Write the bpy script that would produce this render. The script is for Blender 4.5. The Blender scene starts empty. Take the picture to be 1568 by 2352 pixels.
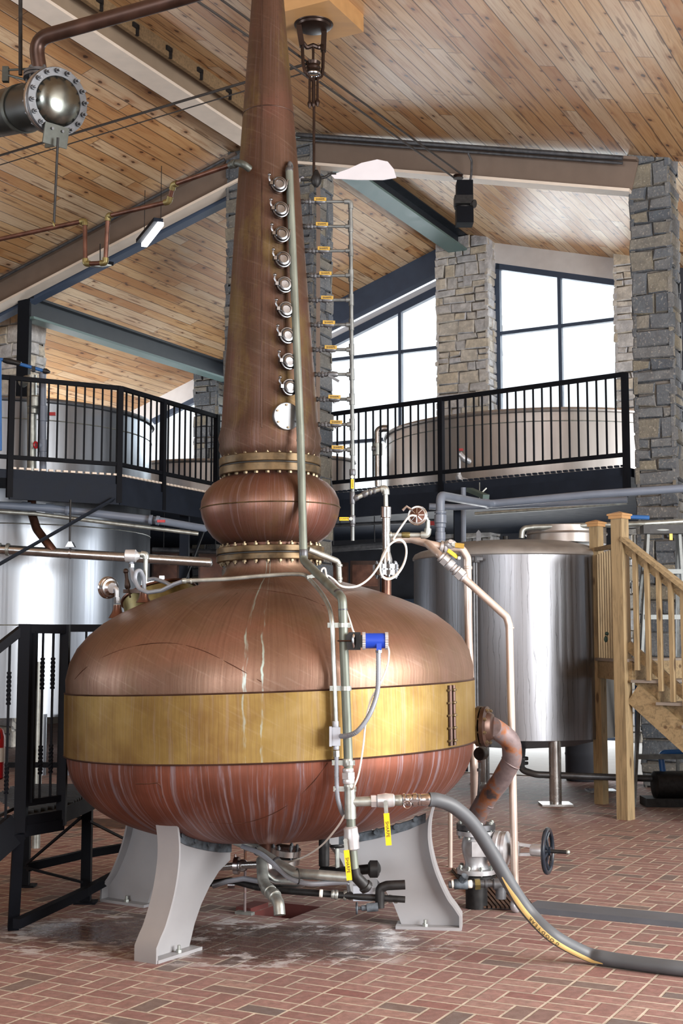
import bpy, bmesh, math, random
from mathutils import Vector as V, Matrix, Quaternion
random.seed(7)
SC = bpy.context.scene
COL = SC.collection
PI = math.pi
# ---------------------------------------------------------------- camera
F, EYE = 3000.0, 1.55
PITCH = math.atan(304 / 3000.0)
SP, CP = math.sin(PITCH), math.cos(PITCH)
cam = bpy.data.cameras.new('camera'); camo = bpy.data.objects.new('camera', cam); COL.objects.link(camo)
camo.location = (0, 0, EYE); camo.rotation_euler = (PI / 2 + PITCH, 0, 0)
cam.sensor_fit = 'VERTICAL'; cam.sensor_height = 36.0; cam.lens = 36.0 * F / 2352
cam.clip_start = 0.05; cam.clip_end = 300
SC.camera = camo
# ---------------------------------------------------------------- light
SC.view_settings.view_transform = 'Standard'; SC.view_settings.look = 'None'
SC.view_settings.gamma = 1.0; SC.view_settings.use_curve_mapping = False
SC.view_settings.exposure = 0.45
SC.cycles.max_bounces = 7; SC.cycles.diffuse_bounces = 4; SC.cycles.glossy_bounces = 4
SC.cycles.transparent_max_bounces = 12; SC.cycles.sample_clamp_indirect = 6.0
SC.cycles.caustics_reflective = False; SC.cycles.caustics_refractive = False
wd = bpy.data.worlds.new('overcast_sky'); SC.world = wd; wd.use_nodes = True
bgn = wd.node_tree.nodes['Background']
bgn.inputs[0].default_value = (0.86, 0.93, 1.0, 1); bgn.inputs[1].default_value = 1.25

def area(name, loc, target, sx, sy, power, col=(1, 1, 1), spread=PI):
    l = bpy.data.lights.new(name, 'AREA'); l.shape = 'RECTANGLE'; l.size = sx; l.size_y = sy
    l.energy = power; l.color = col; l.spread = spread
    o = bpy.data.objects.new(name, l); COL.objects.link(o); o.location = loc
    d = V(target) - V(loc); o.rotation_euler = d.to_track_quat('-Z', 'Y').to_euler()
    return o
# daylight through the windows: rear gable, glazed door under the deck, side and front windows of the hall; plus two added rear-bay fill lamps
area('gable_daylight', (3.0, 27.5, 6.5), (0.0, 12.0, 3.5), 12, 5, 1100, (0.88, 0.94, 1.0))
area('right_window_daylight', (6.75, 2.6, 2.7), (5.87, 3.06, 2.75), 5.6, 3.4, 1300, (1.0, 0.985, 0.965))
area('left_window_daylight', (-14.4, 7.9, 3.0), (-13.5, 7.44, 3.75), 5.6, 3.4, 430, (0.90, 0.95, 1.0), 2.0)
area('front_window_daylight', (-4.6, -7.5, 3.2), (-4.14, -6.6, 3.8), 6.6, 4.4, 700, (0.98, 0.98, 1.0), 2.2)
area('rear_bay_right_fill', (8.7, 15.2, 3.4), (7.8, 15.66, 3.8), 4, 2, 300, (0.97, 0.98, 1.0))  # added fill lamp out of view, brightens the rear bay; no window behind it
area('rear_bay_left_fill', (-6.9, 23.7, 4.4), (-6.0, 23.2, 4.8), 4, 2, 560, (0.97, 0.98, 1.0))  # unseen fill, put in to lift the far left ceiling; the wall here is solid
area('rear_door_daylight', (2.3, 22.0, 1.2), (1.9, 21.2, 0.9), 4.0, 2.2, 160, (0.95, 0.98, 1.0))

# ---------------------------------------------------------------- pixel of the 1568 x 2352 frame -> point of the place
def ray(x, y):
    u = (x - 784) / F; v = (1176 - y) / F
    return V((u / (CP - v * SP), 1.0, (SP + v * CP) / (CP - v * SP)))
def W(x, y, Y):
    r = ray(x, y); return V((r.x * Y, Y, EYE + r.z * Y))
def WF(x, y, z=0.0):
    r = ray(x, y); t = (z - EYE) / r.z; return V((r.x * t, t, z))
TH = math.radians(27.4)
U = V((math.sin(TH), math.cos(TH), 0)); R = V((math.cos(TH), -math.sin(TH), 0)); Z = V((0, 0, 1))
O = V((-0.83, 16.6, 0))
def G(s, d, z): return O + U * s + R * d + Z * z

# ---------------------------------------------------------------- mesh helpers
def frame_of(ax, up=None):
    ax = ax.normalized()
    up = V(up) if up is not None else (Z if abs(ax.z) < 0.95 else V((1, 0, 0)))
    a = up.cross(ax)
    if a.length < 1e-6: a = V((1, 0, 0)).cross(ax)
    a.normalize(); b = ax.cross(a)
    return a, b, ax
def fillet(pts, bend, n=6):
    pts = [V(p) for p in pts]; out = [pts[0]]
    for i in range(1, len(pts) - 1):
        p, a, b = pts[i], pts[i - 1], pts[i + 1]
        d1 = (a - p); d2 = (b - p); l = min(d1.length, d2.length) * 0.48
        d1.normalize(); d2.normalize()
        ang = d1.angle(d2, PI)
        if ang > PI - 0.03: out.append(p); continue
        t = min(bend / max(math.tan(ang / 2), 0.05), l)
        A, B = p + d1 * t, p + d2 * t
        for k in range(n + 1):
            s = k / n
            out.append(A * (1 - s) ** 2 + p * 2 * s * (1 - s) + B * s * s)
    out.append(pts[-1]); return out
def spline(pts, n=8):
    P = [V(p) for p in pts]; P = [P[0] * 2 - P[1]] + P + [P[-1] * 2 - P[-2]]; out = []
    for i in range(1, len(P) - 2):
        a, b, c, d = P[i - 1:i + 3]
        for k in range(n):
            t = k / n
            out.append(0.5 * ((2 * b) + (c - a) * t + (2 * a - 5 * b + 4 * c - d) * t * t + (3 * b - a - 3 * c + d) * t ** 3))
    out.append(P[-2]); return out

class MB:
    def __init__(s): s.bm = bmesh.new()
    def ring(s, c, a, b, r, n, ph=0.0):
        return [s.bm.verts.new(c + a * (r * math.cos(ph + 2 * PI * k / n)) + b * (r * math.sin(ph + 2 * PI * k / n))) for k in range(n)]
    def skin(s, r0, r1):
        n = len(r0)
        for k in range(n): s.bm.faces.new((r0[k], r0[(k + 1) % n], r1[(k + 1) % n], r1[k]))
    def tube(s, pts, r, n=12, bend=None, closed=False, cap=True, rad=None):
        pts = fillet(pts, bend) if bend else [V(p) for p in pts]
        q = [pts[0]]
        for p in pts[1:]:
            if (p - q[-1]).length > 1e-5: q.append(p)
        pts = q; m = len(pts)
        if m < 2: return s
        rings = []; a = None
        for i, p in enumerate(pts):
            if closed: t = pts[(i + 1) % m] - pts[i - 1]
            else: t = pts[min(i + 1, m - 1)] - pts[max(i - 1, 0)]
            t.normalize()
            if a is None: a, b, _ = frame_of(t)
            else:
                a = a - t * a.dot(t)
                if a.length < 1e-5: a, b, _ = frame_of(t)
                a.normalize(); b = t.cross(a)
            rings.append(s.ring(p, a, b, rad[i] if rad else r, n))
        for i in range(m - 1): s.skin(rings[i], rings[i + 1])
        if closed: s.skin(rings[-1], rings[0])
        elif cap:
            s.bm.faces.new(rings[0][::-1]); s.bm.faces.new(rings[-1])
        return s
    def cyl(s, p0, p1, r0, r1=None, n=16, cap=True):
        p0, p1 = V(p0), V(p1); r1 = r0 if r1 is None else r1
        a, b, _ = frame_of(p1 - p0)
        A = s.ring(p0, a, b, max(r0, 1e-4), n); B = s.ring(p1, a, b, max(r1, 1e-4), n); s.skin(A, B)
        if cap: s.bm.faces.new(A[::-1]); s.bm.faces.new(B)
        return s
    def ann(s, p0, p1, ri, ro, n=32):
        p0, p1 = V(p0), V(p1); a, b, _ = frame_of(p1 - p0)
        q = [s.ring(p0, a, b, ri, n), s.ring(p0, a, b, ro, n), s.ring(p1, a, b, ro, n), s.ring(p1, a, b, ri, n)]
        for i in range(4): s.skin(q[i], q[(i + 1) % 4])
        return s
    def lathe(s, prof, o=(0, 0, 0), ax=(0, 0, 1), n=48, f=None, cap=True):
        o = V(o); a, b, c = frame_of(V(ax)); rings = []
        for r, z in prof: rings.append(s.ring(o + c * z, a, b, max(r, 1e-4), n))
        for i in range(len(rings) - 1): s.skin(rings[i], rings[i + 1])
        if cap: s.bm.faces.new(rings[0][::-1]); s.bm.faces.new(rings[-1])
        if f:
            for v in s.bm.verts: v.co = f(v.co)
        return s
    def box(s, c, size, ax=None, ay=None):
        c = V(c); ax = V(ax).normalized() if ax is not None else V((1, 0, 0))
        ay = V(ay).normalized() if ay is not None else (Z.cross(ax).normalized() if abs(ax.z) < 0.99 else V((0, 1, 0)))
        az = ax.cross(ay); x, y, z = [t / 2 for t in size]
        v = [s.bm.verts.new(c + ax * (i * x) + ay * (j * y) + az * (k * z)) for k in (-1, 1) for j in (-1, 1) for i in (-1, 1)]
        for f in ((0, 2, 3, 1), (4, 5, 7, 6), (0, 1, 5, 4), (2, 6, 7, 3), (0, 4, 6, 2), (1, 3, 7, 5)):
            s.bm.faces.new([v[i] for i in f])
        return s
    def beam(s, p0, p1, w, h, up=None, off=(0, 0)):
        p0, p1 = V(p0), V(p1); a, b, c = frame_of(p1 - p0, up)
        q = []
        for p in (p0, p1):
            q.append([s.bm.verts.new(p + a * (off[0] + i * w / 2) + b * (off[1] + j * h / 2)) for i, j in ((-1, -1), (1, -1), (1, 1), (-1, 1))])
        s.skin(q[0], q[1]); s.bm.faces.new(q[0][::-1]); s.bm.faces.new(q[1]); return s
    def hexa(s, p, ax, r, h):
        return s.cyl(p, V(p) + V(ax).normalized() * h, r, n=6)
    def sphere(s, c, r, sc=(1, 1, 1), n=16, m=8, ax=None):
        c = V(c); a, b, d = frame_of(V(ax)) if ax is not None else (V((1, 0, 0)), V((0, 1, 0)), Z)
        rings = []
        for i in range(1, m):
            t = PI * i / m; rr = r * math.sin(t)
            rings.append([s.bm.verts.new(c + a * (rr * math.cos(2 * PI * k / n) * sc[0]) + b * (rr * math.sin(2 * PI * k / n) * sc[1]) - d * (r * math.cos(t) * sc[2])) for k in range(n)])
        for i in range(len(rings) - 1): s.skin(rings[i], rings[i + 1])
        lo = s.bm.verts.new(c - d * (r * sc[2])); hi = s.bm.verts.new(c + d * (r * sc[2]))
        for k in range(n):
            s.bm.faces.new((lo, rings[0][(k + 1) % n], rings[0][k])); s.bm.faces.new((hi, rings[-1][k], rings[-1][(k + 1) % n]))
        return s
    def torus(s, c, ax, R_, r, n=32, m=8, a0=0, a1=2 * PI):
        c = V(c); a, b, d = frame_of(V(ax)); full = abs(a1 - a0 - 2 * PI) < 1e-6
        k = n if full else n + 1
        pts = [c + a * (R_ * math.cos(a0 + (a1 - a0) * i / n)) + b * (R_ * math.sin(a0 + (a1 - a0) * i / n)) for i in range(k)]
        return s.tube(pts, r, n=m, closed=full)
    def prism(s, poly, vec):
        A = [s.bm.verts.new(V(p)) for p in poly]; B = [s.bm.verts.new(V(p) + V(vec)) for p in poly]
        s.skin(A, B); s.bm.faces.new(A[::-1]); s.bm.faces.new(B); return s
    def quad(s, *pts):
        s.bm.faces.new([s.bm.verts.new(V(p)) for p in pts]); return s
    def bevel(s, w=0.004, seg=2):
        ed = [e for e in s.bm.edges if len(e.link_faces) == 2 and e.calc_face_angle(0) > 0.6]
        bmesh.ops.bevel(s.bm, geom=ed, offset=w, segments=seg, affect='EDGES', profile=0.5, clamp_overlap=True); return s
    def build(s, name, m, parent=None, tri=False):
        bm = s.bm
        bmesh.ops.recalc_face_normals(bm, faces=bm.faces)
        for f in bm.faces: f.smooth = True
        for e in bm.edges:
            if len(e.link_faces) == 2 and e.calc_face_angle(0) > 0.62: e.smooth = False
        me = bpy.data.meshes.new(name); o = bpy.data.objects.new(name, me); COL.objects.link(o)
        if parent is not None:
            Mx = MW[parent.name]; inv = Mx.inverted()
            for v in bm.verts: v.co = inv @ v.co
            o.parent = parent; MW[o.name] = Mx
        else:
            xs = [v.co for v in bm.verts]
            lo = V([min(c[i] for c in xs) for i in range(3)]); hi = V([max(c[i] for c in xs) for i in range(3)])
            c = V(((lo.x + hi.x) / 2, (lo.y + hi.y) / 2, lo.z))
            for v in bm.verts: v.co -= c
            o.location = c; MW[o.name] = Matrix.Translation(c)
        bm.to_mesh(me); bm.free()
        if m: me.materials.append(m)
        return o
MW = {}
def tag(o, label=None, cat=None, group=None, kind=None):
    if label: o['label'] = label
    if cat: o['category'] = cat
    if group: o['group'] = group
    if kind: o['kind'] = kind
    return o
def thing(name, label, cat, loc=(0, 0, 0), rot=None, group=None, kind=None):
    o = bpy.data.objects.new(name, None); COL.objects.link(o); o.empty_display_size = 0.1
    Mx = Matrix.Translation(V(loc)) @ (rot.to_matrix().to_4x4() if rot is not None else Matrix())
    o.location = V(loc)
    if rot is not None: o.rotation_mode = 'QUATERNION'; o.rotation_quaternion = rot
    MW[o.name] = Mx
    return tag(o, label, cat, group, kind)
def solo(mb, name, m, label, cat, group=None): return tag(mb.build(name, m), label, cat, group)
def struct(mb, name, m, parent=None):
    o = mb.build(name, m, parent)
    if parent is None: o['kind'] = 'structure'
    return o
def dup(root, loc, rot=None, label=None):
    r = root.copy(); COL.objects.link(r); r.location = V(loc)
    if rot is not None: r.rotation_mode = 'QUATERNION'; r.rotation_quaternion = rot
    if label: r['label'] = label
    for ch in list(root.children):
        c = ch.copy(); COL.objects.link(c); c.parent = r
        for g in list(ch.children):
            d = g.copy(); COL.objects.link(d); d.parent = c
    return r
def text(name, body, size, loc, xdir, ydir, m, parent, depth=0.0008, align='CENTER'):
    cu = bpy.data.curves.new(name, 'FONT'); cu.body = body; cu.size = size; cu.extrude = depth
    cu.align_x = align; cu.align_y = 'CENTER'
    o = bpy.data.objects.new('tmp', cu); COL.objects.link(o)
    me = bpy.data.meshes.new_from_object(o.evaluated_get(bpy.context.evaluated_depsgraph_get()))
    bpy.data.objects.remove(o); bpy.data.curves.remove(cu)
    x = V(xdir).normalized(); y = V(ydir); y = (y - x * y.dot(x)).normalized(); z = x.cross(y)
    Mx = Matrix(((x.x, y.x, z.x, loc[0]), (x.y, y.y, z.y, loc[1]), (x.z, y.z, z.z, loc[2]), (0, 0, 0, 1)))
    me.transform(MW[parent.name].inverted() @ Mx); me.materials.append(m)
    o = bpy.data.objects.new(name, me); COL.objects.link(o); o.parent = parent; MW[o.name] = MW[parent.name]
    return o
# ---------------------------------------------------------------- materials (all procedural)
class NT:
    def __init__(s, name):
        s.m = bpy.data.materials.new(name); s.m.use_nodes = True; s.t = s.m.node_tree
        s.b = s.t.nodes['Principled BSDF']; s.o = s.t.nodes['Material Output']
    def n(s, typ, props=None, **ins):
        nd = s.t.nodes.new(typ)
        for k, v in (props or {}).items(): setattr(nd, k, v)
        for k, v in ins.items():
            key = int(k[1:]) if k[0] == 'i' and k[1:].isdigit() else k.replace('_', ' ')
            s.set(nd.inputs[key], v)
        return nd
    def set(s, sock, v):
        if isinstance(v, bpy.types.NodeSocket): s.t.links.new(v, sock)
        elif isinstance(v, (tuple, list)) and len(v) == 3 and sock.type == 'RGBA': sock.default_value = (*v, 1)
        else: sock.default_value = v
    def ma(s, op, a, b=0.0, c=None):
        nd = s.n('ShaderNodeMath', {'operation': op}, i0=a, i1=b)
        if c is not None: s.set(nd.inputs[2], c)
        return nd.outputs[0]
    def mix(s, f, a, b, mode='MIX'):
        nd = s.n('ShaderNodeMix', {'data_type': 'RGBA', 'blend_type': mode}); s.set(nd.inputs[0], f); s.set(nd.inputs[6], a); s.set(nd.inputs[7], b)
        return nd.outputs[2]
    def ramp(s, f, *stops):
        nd = s.n('ShaderNodeValToRGB', Fac=f); e = nd.color_ramp.elements
        while len(e) < len(stops): e.new(0.5)
        for k, (p, c) in enumerate(stops):
            e[k].position = p; e[k].color = (*c, 1) if isinstance(c, (tuple, list)) else (c, c, c, 1)
        return nd.outputs[0]
    def ss(s, x, a, b): 
        return s.n('ShaderNodeMapRange', {'interpolation_type': 'SMOOTHSTEP'}, Value=x, From_Min=a, From_Max=b).outputs[0]
    def noise(s, vec, scale, detail=3, rough=0.5, dist=0.0):
        return s.n('ShaderNodeTexNoise', Vector=vec, Scale=scale, Detail=detail, Roughness=rough, Distortion=dist).outputs[0]
    def obj(s): return s.n('ShaderNodeTexCoord').outputs['Object']
    def sep(s, v): return s.n('ShaderNodeSeparateXYZ', Vector=v).outputs
    def com(s, x=0.0, y=0.0, z=0.0): return s.n('ShaderNodeCombineXYZ', X=x, Y=y, Z=z).outputs[0]
    def scale(s, v, sx, sy, sz): return s.n('ShaderNodeMapping', Vector=v, Scale=(sx, sy, sz)).outputs[0]
    def bump(s, h, st=0.3, d=0.01): s.set(s.b.inputs['Normal'], s.n('ShaderNodeBump', Strength=st, Distance=d, Height=h).outputs[0])
    def fin(s, col=None, rough=None, metal=None, **kw):
        if col is not None: s.set(s.b.inputs['Base Color'], col)
        if rough is not None: s.set(s.b.inputs['Roughness'], rough)
        if metal is not None: s.set(s.b.inputs['Metallic'], metal)
        for k, v in kw.items(): s.set(s.b.inputs[k.replace('_', ' ')], v)
        return s.m
def lin(r, g, b):
    f = lambda c: c / 255 / 12.92 if c / 255 <= 0.04045 else ((c / 255 + 0.055) / 1.055) ** 2.4
    return (f(r), f(g), f(b))
def plain(name, c, rough=0.5, metal=0.0, var=0.12, sc=6.0, bump=0.0, stretch=(1, 1, 1), spec=0.5):
    t = NT(name); v = t.scale(t.obj(), *stretch); n = t.noise(v, sc, 4)
    c2 = tuple(x * (1 - var * 1.6) for x in c); c1 = tuple(min(1, x * (1 + var)) for x in c)
    col = t.ramp(n, (0.3, c2), (0.7, c1)); r = t.ma('MULTIPLY_ADD', n, 0.25, rough - 0.12)
    if bump: t.bump(n, bump, 0.005)
    t.b.inputs['Specular IOR Level'].default_value = spec
    return t.fin(col, r, metal)

M = {}
M['black_steel'] = plain('black_painted_steel', (0.006, 0.007, 0.010), 0.6, spec=.08)
M['deck_steel'] = plain('dark_blue_grey_steel', (0.014, 0.019, 0.030), 0.6, spec=.12)
M['tan_beam'] = plain('taupe_painted_steel', lin(116, 101, 90), 0.6, var=0.05)
M['ridge_tan'] = plain('sand_painted_steel', lin(150, 132, 112), 0.6, var=0.04)
M['cream'] = plain('cream_painted_steel', lin(226, 214, 200), 0.6, var=0.04)
M['teal_beam'] = plain('dark_teal_steel', lin(34, 40, 47), 0.5, var=0.08)
M['teal_flange'] = plain('pale_teal_steel', lin(96, 120, 118), 0.5, var=0.06)
M['blue_beam'] = plain('slate_blue_steel', lin(66, 80, 102), 0.5, var=0.06)
M['white_paint'] = plain('white_painted_board', lin(232, 230, 230), 0.6, var=0.03)
M['plaster'] = plain('pale_plaster_wall', lin(196, 198, 190), 0.8, var=0.06, sc=3)
M['hall_wall'] = plain('dim_hall_wall', lin(96, 88, 80), 0.8, var=0.08, sc=2)
M['dark_wall'] = plain('dark_service_wall', (0.05, 0.055, 0.07), 0.7)
M['leg_grey'] = plain('light_grey_painted_steel', lin(146, 146, 149), 0.45, var=0.05, sc=4)
M['galv'] = plain('galvanised_pipe', lin(165, 170, 166), 0.42, 0.75, var=0.18, sc=18)
M['green_pipe'] = plain('weathered_galvanised_pipe', lin(112, 119, 111), 0.5, 0.5, var=0.2, sc=14, stretch=(1, 1, .3))
M['dark_pipe'] = plain('dark_iron_pipe', lin(92, 94, 98), 0.45, 0.6, var=0.2, sc=20)
M['black_iron'] = plain('black_iron_fitting', (0.02, 0.02, 0.021), 0.5, 0.4, var=0.3, sc=30)
M['steel'] = plain('polished_steel', lin(186, 186, 186), 0.25, 0.95, var=0.08, sc=10)
M['chrome'] = plain('bright_steel', lin(190, 190, 194), 0.2, 1.0, var=0.05)
M['port_steel'] = plain('dull_bright_steel', lin(112, 113, 116), 0.26, 1.0, var=0.1)
M['plate_steel'] = plain('brushed_plate_steel', lin(136, 140, 144), 0.45, 0.9, var=0.1)
M['old_galv'] = plain('old_galvanised_pipe', lin(104, 108, 108), 0.45, 0.6, var=0.2, sc=20)
M['lid_steel'] = plain('matt_grey_steel_lid', lin(150, 148, 146), 0.5, 0.3)
M['dome_steel'] = plain('dark_polished_steel', lin(112, 116, 112), 0.24, 0.95, var=0.15)
M['silver_paint'] = plain('silver_painted_iron', lin(196, 198, 202), 0.36, 0.55, var=0.1, sc=14, bump=.2)
M['pvc'] = plain('grey_plastic_pipe', lin(112, 122, 138), 0.42, var=0.06)
M['red'] = plain('red_plastic', lin(176, 30, 38), 0.4)
M['blue'] = plain('blue_enamel', lin(22, 62, 172), 0.35, var=0.05)
M['blue_hose'] = plain('blue_hose_rubber', lin(40, 96, 160), 0.45)
M['yellow'] = plain('yellow_vinyl', lin(238, 192, 20), 0.42, var=0.03)
M['old_yellow'] = plain('worn_yellow_vinyl', lin(158, 126, 46), 0.5, var=0.1)
M['ink'] = plain('black_ink', (0.012, 0.011, 0.01), 0.6)
M['rubber'] = plain('grey_black_rubber', lin(78, 82, 87), 0.55, var=0.06)
M['hose_stripe'] = plain('yellow_hose_stripe', lin(232, 204, 136), 0.5, var=0.08)
M['white_cable'] = plain('white_cable_jacket', lin(226, 222, 214), 0.45, var=0.02)
M['flex'] = plain('grey_flexible_conduit', lin(134, 140, 150), 0.45, 0.2)
M['box_grey'] = plain('grey_cast_box', lin(170, 176, 186), 0.45, 0.3, var=0.05)
M['copper_pipe'] = plain('tarnished_copper_pipe', lin(98, 68, 57), 0.38, 0.75, var=0.3, sc=9)
M['dark_copper'] = plain('dark_tarnished_copper', lin(72, 52, 44), 0.4, 0.6, var=0.25, sc=6)
M['pink_pipe'] = plain('pale_copper_steam_pipe', lin(206, 190, 180), 0.36, 0.5, var=0.12, sc=10, stretch=(1, 1, .3))
M['brass_fit'] = plain('green_brass_fitting', lin(116, 106, 68), 0.42, 0.7, var=0.2, sc=24)
M['brass_flange'] = plain('tarnished_brass_flange', lin(92, 76, 54), 0.46, 0.7, var=0.4, sc=16)
M['bolt'] = plain('weathered_bolt', lin(120, 106, 84), 0.45, 0.75, var=0.2, sc=30)
M['verdigris'] = plain('verdigris_steel', lin(84, 92, 100), 0.6, 0.3, var=0.5, sc=24)
M['dull_fitting'] = plain('dull_dark_fitting', lin(74, 78, 74), 0.5, 0.5, var=0.2, sc=20)
M['rope'] = plain('dark_belt_rubber', (0.03, 0.026, 0.024), 0.7)
M['bronze'] = plain('dark_bronze_casting', lin(54, 40, 34), 0.35, 0.6, var=0.2)
M['fan_white'] = plain('pale_white_blade', lin(228, 230, 240), 0.4, var=0.02)
M['timber_trim'] = plain('plain_pine_board', lin(178, 138, 92), 0.5, var=0.07, sc=2, stretch=(1, 5, 5))
M['nailer'] = plain('weathered_timber_board', lin(128, 106, 78), 0.7, var=0.2, sc=5, stretch=(1, 8, 8))
M['grey_lid'] = plain('grey_channel_cover', lin(84, 88, 96), 0.7, var=0.1)
M['rust_grate'] = plain('rusty_grating', lin(82, 58, 44), 0.8, 0.2, var=0.4, sc=20)
M['pit_red'] = plain('dark_red_pit_wall', lin(92, 42, 38), 0.7, var=0.2)
M['concrete'] = plain('pale_concrete', lin(206, 204, 200), 0.8, var=0.05)
M['tread'] = plain('grey_composite_board', lin(140, 132, 124), 0.7, var=0.06)
M['glow'] = None
t = NT('lit_tube'); t.t.nodes.remove(t.b); e = t.n('ShaderNodeEmission', Color=(1, 0.98, 0.95), Strength=6.0)
t.t.links.new(e.outputs[0], t.o.inputs[0]); M['glow'] = t.m
# window glass: thin clear pane
t = NT('window_glass'); t.t.nodes.remove(t.b)
tr = t.n('ShaderNodeBsdfTransparent', Color=(0.97, 0.985, 0.98)); gl = t.n('ShaderNodeBsdfGlossy', Color=(1, 1, 1), Roughness=0.02)
mx = t.n('ShaderNodeMixShader', Fac=0.06); t.t.links.new(tr.outputs[0], mx.inputs[1]); t.t.links.new(gl.outputs[0], mx.inputs[2])
t.t.links.new(mx.outputs[0], t.o.inputs[0]); M['glass'] = t.m

# brick paving: pairs of stretchers beside one upright brick, alternating from row to row
def brick_floor():
    t = NT('brick_paving'); o = t.obj()
    u = t.n('ShaderNodeVectorMath', {'operation': 'DOT_PRODUCT'}, i0=o, i1=tuple(R)).outputs['Value']
    v = t.n('ShaderNodeVectorMath', {'operation': 'DOT_PRODUCT'}, i0=o, i1=tuple(U)).outputs['Value']
    wob = t.noise(o, 1.3, 2); u = t.ma('MULTIPLY_ADD', wob, 0.02, u); v = t.ma('MULTIPLY_ADD', wob, 0.02, v)
    u = t.ma('MULTIPLY_ADD', u, 1 / 0.1035, 0.35); v = t.ma('MULTIPLY_ADD', v, 1 / 0.1035, 0.6)
    b = t.ma('FLOOR', t.ma('DIVIDE', u, 3.0)); r = t.ma('FLOOR', t.ma('DIVIDE', v, 2.0))
    lu = t.ma('SUBTRACT', u, t.ma('MULTIPLY', b, 3.0)); lv = t.ma('SUBTRACT', v, t.ma('MULTIPLY', r, 2.0))
    fl = t.ma('FLOORED_MODULO', t.ma('ADD', r, b), 2.0)
    lu = t.ma('ADD', t.ma('MULTIPLY', fl, t.ma('SUBTRACT', 3.0, lu)), t.ma('MULTIPLY', t.ma('SUBTRACT', 1.0, fl), lu))
    isv = t.ma('LESS_THAN', lu, 1.0); ish = t.ma('SUBTRACT', 1.0, isv); k = t.ma('FLOOR', lv)
    vx = t.ma('MINIMUM', lu, t.ma('SUBTRACT', 1.0, lu)); vy = t.ma('MINIMUM', lv, t.ma('SUBTRACT', 2.0, lv))
    lf = t.ma('SUBTRACT', lv, k)
    hx = t.ma('MINIMUM', t.ma('SUBTRACT', lu, 1.0), t.ma('SUBTRACT', 3.0, lu)); hy = t.ma('MINIMUM', lf, t.ma('SUBTRACT', 1.0, lf))
    dv = t.ma('MINIMUM', vx, vy); dh = t.ma('MINIMUM', hx, hy)
    d = t.ma('ADD', t.ma('MULTIPLY', isv, dv), t.ma('MULTIPLY', ish, dh))
    d = t.ma('ADD', d, t.ma('MULTIPLY', t.ma('SUBTRACT', t.noise(o, 60, 2), 0.5), 0.05))
    brick = t.ss(d, 0.038, 0.078)
    wn = t.n('ShaderNodeTexWhiteNoise', {'noise_dimensions': '3D'}, Vector=t.com(b, r, t.ma('MULTIPLY', ish, t.ma('ADD', k, 1.0)))).outputs['Value']
    bc = t.ramp(wn, (0.0, lin(106, 99, 99)), (0.07, lin(116, 102, 98)), (0.13, lin(132, 100, 97)), (0.45, lin(144, 111, 107)), (0.7, lin(152, 120, 115)), (0.88, lin(158, 130, 122)), (1.0, lin(132, 91, 89)))
    bc = t.mix(t.ma('MULTIPLY', t.ss(t.noise(o, 6, 4, 0.6), 0.45, 0.7), 0.35), bc, lin(132, 118, 114)); bc = t.mix(t.ss(t.noise(o, 22, 5, 0.7), 0.32, 0.68), t.mix(0.5, bc, (0.1, 0.06, 0.05)), bc)
    bc = t.mix(t.ma('MULTIPLY', t.ss(t.noise(o, 140, 2), 0.6, 0.75), 0.3), bc, (0.06, 0.045, 0.04))
    mc = t.ramp(t.noise(o, 9, 4), (0.3, lin(148, 140, 130)), (0.7, lin(192, 184, 170)))
    col = t.mix(brick, mc, bc)
    # wet patch with a pale lime crust by the front leg
    c = WF(640, 2165); dd = t.n('ShaderNodeVectorMath', {'operation': 'DISTANCE'}, i0=t.scale(o, 0.62, 1.0, 1.0), i1=(c.x * 0.62, c.y, 0)).outputs['Value']
    dd = t.ma('ADD', dd, t.ma('MULTIPLY', t.noise(o, 3.2, 5, 0.6), 0.5)); wet = t.ss(dd, 0.85, 0.55)
    c2 = WF(280, 2140); d2 = t.n('ShaderNodeVectorMath', {'operation': 'DISTANCE'}, i0=t.scale(o, 0.6, 1.0, 1.0), i1=(c2.x * 0.6, c2.y, 0)).outputs['Value']
    d2 = t.ma('ADD', d2, t.ma('MULTIPLY', t.noise(o, 3.2, 5, 0.6), 0.5)); wet2 = t.ss(d2, 0.75, 0.5)
    wet = t.ma('MAXIMUM', wet, wet2)
    col = t.mix(t.ma('MULTIPLY', wet, 0.72), col, (0.040, 0.018, 0.014))
    lime = t.ma('MULTIPLY', t.ss(t.noise(t.scale(o, 1.0, 1.6, 1), 5.5, 6, 0.7), 0.50, 0.58), t.ss(t.ma('ABSOLUTE', t.ma('SUBTRACT', t.ma('MINIMUM', dd, d2), 0.64)), 0.26, 0.04))
    col = t.mix(t.ma('MULTIPLY', lime, 0.92), col, lin(190, 186, 188))
    rough = t.ma('MULTIPLY_ADD', t.noise(o, 30, 3), 0.25, t.ma('MULTIPLY_ADD', wet, -0.42, 0.55))
    t.bump(t.ma('ADD', t.ma('MULTIPLY', brick, 0.6), t.ma('MULTIPLY', t.noise(o, 120, 3), 0.25)), 0.5, 0.006)
    return t.fin(col, rough, 0.0)
M['brick'] = brick_floor()

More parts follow.
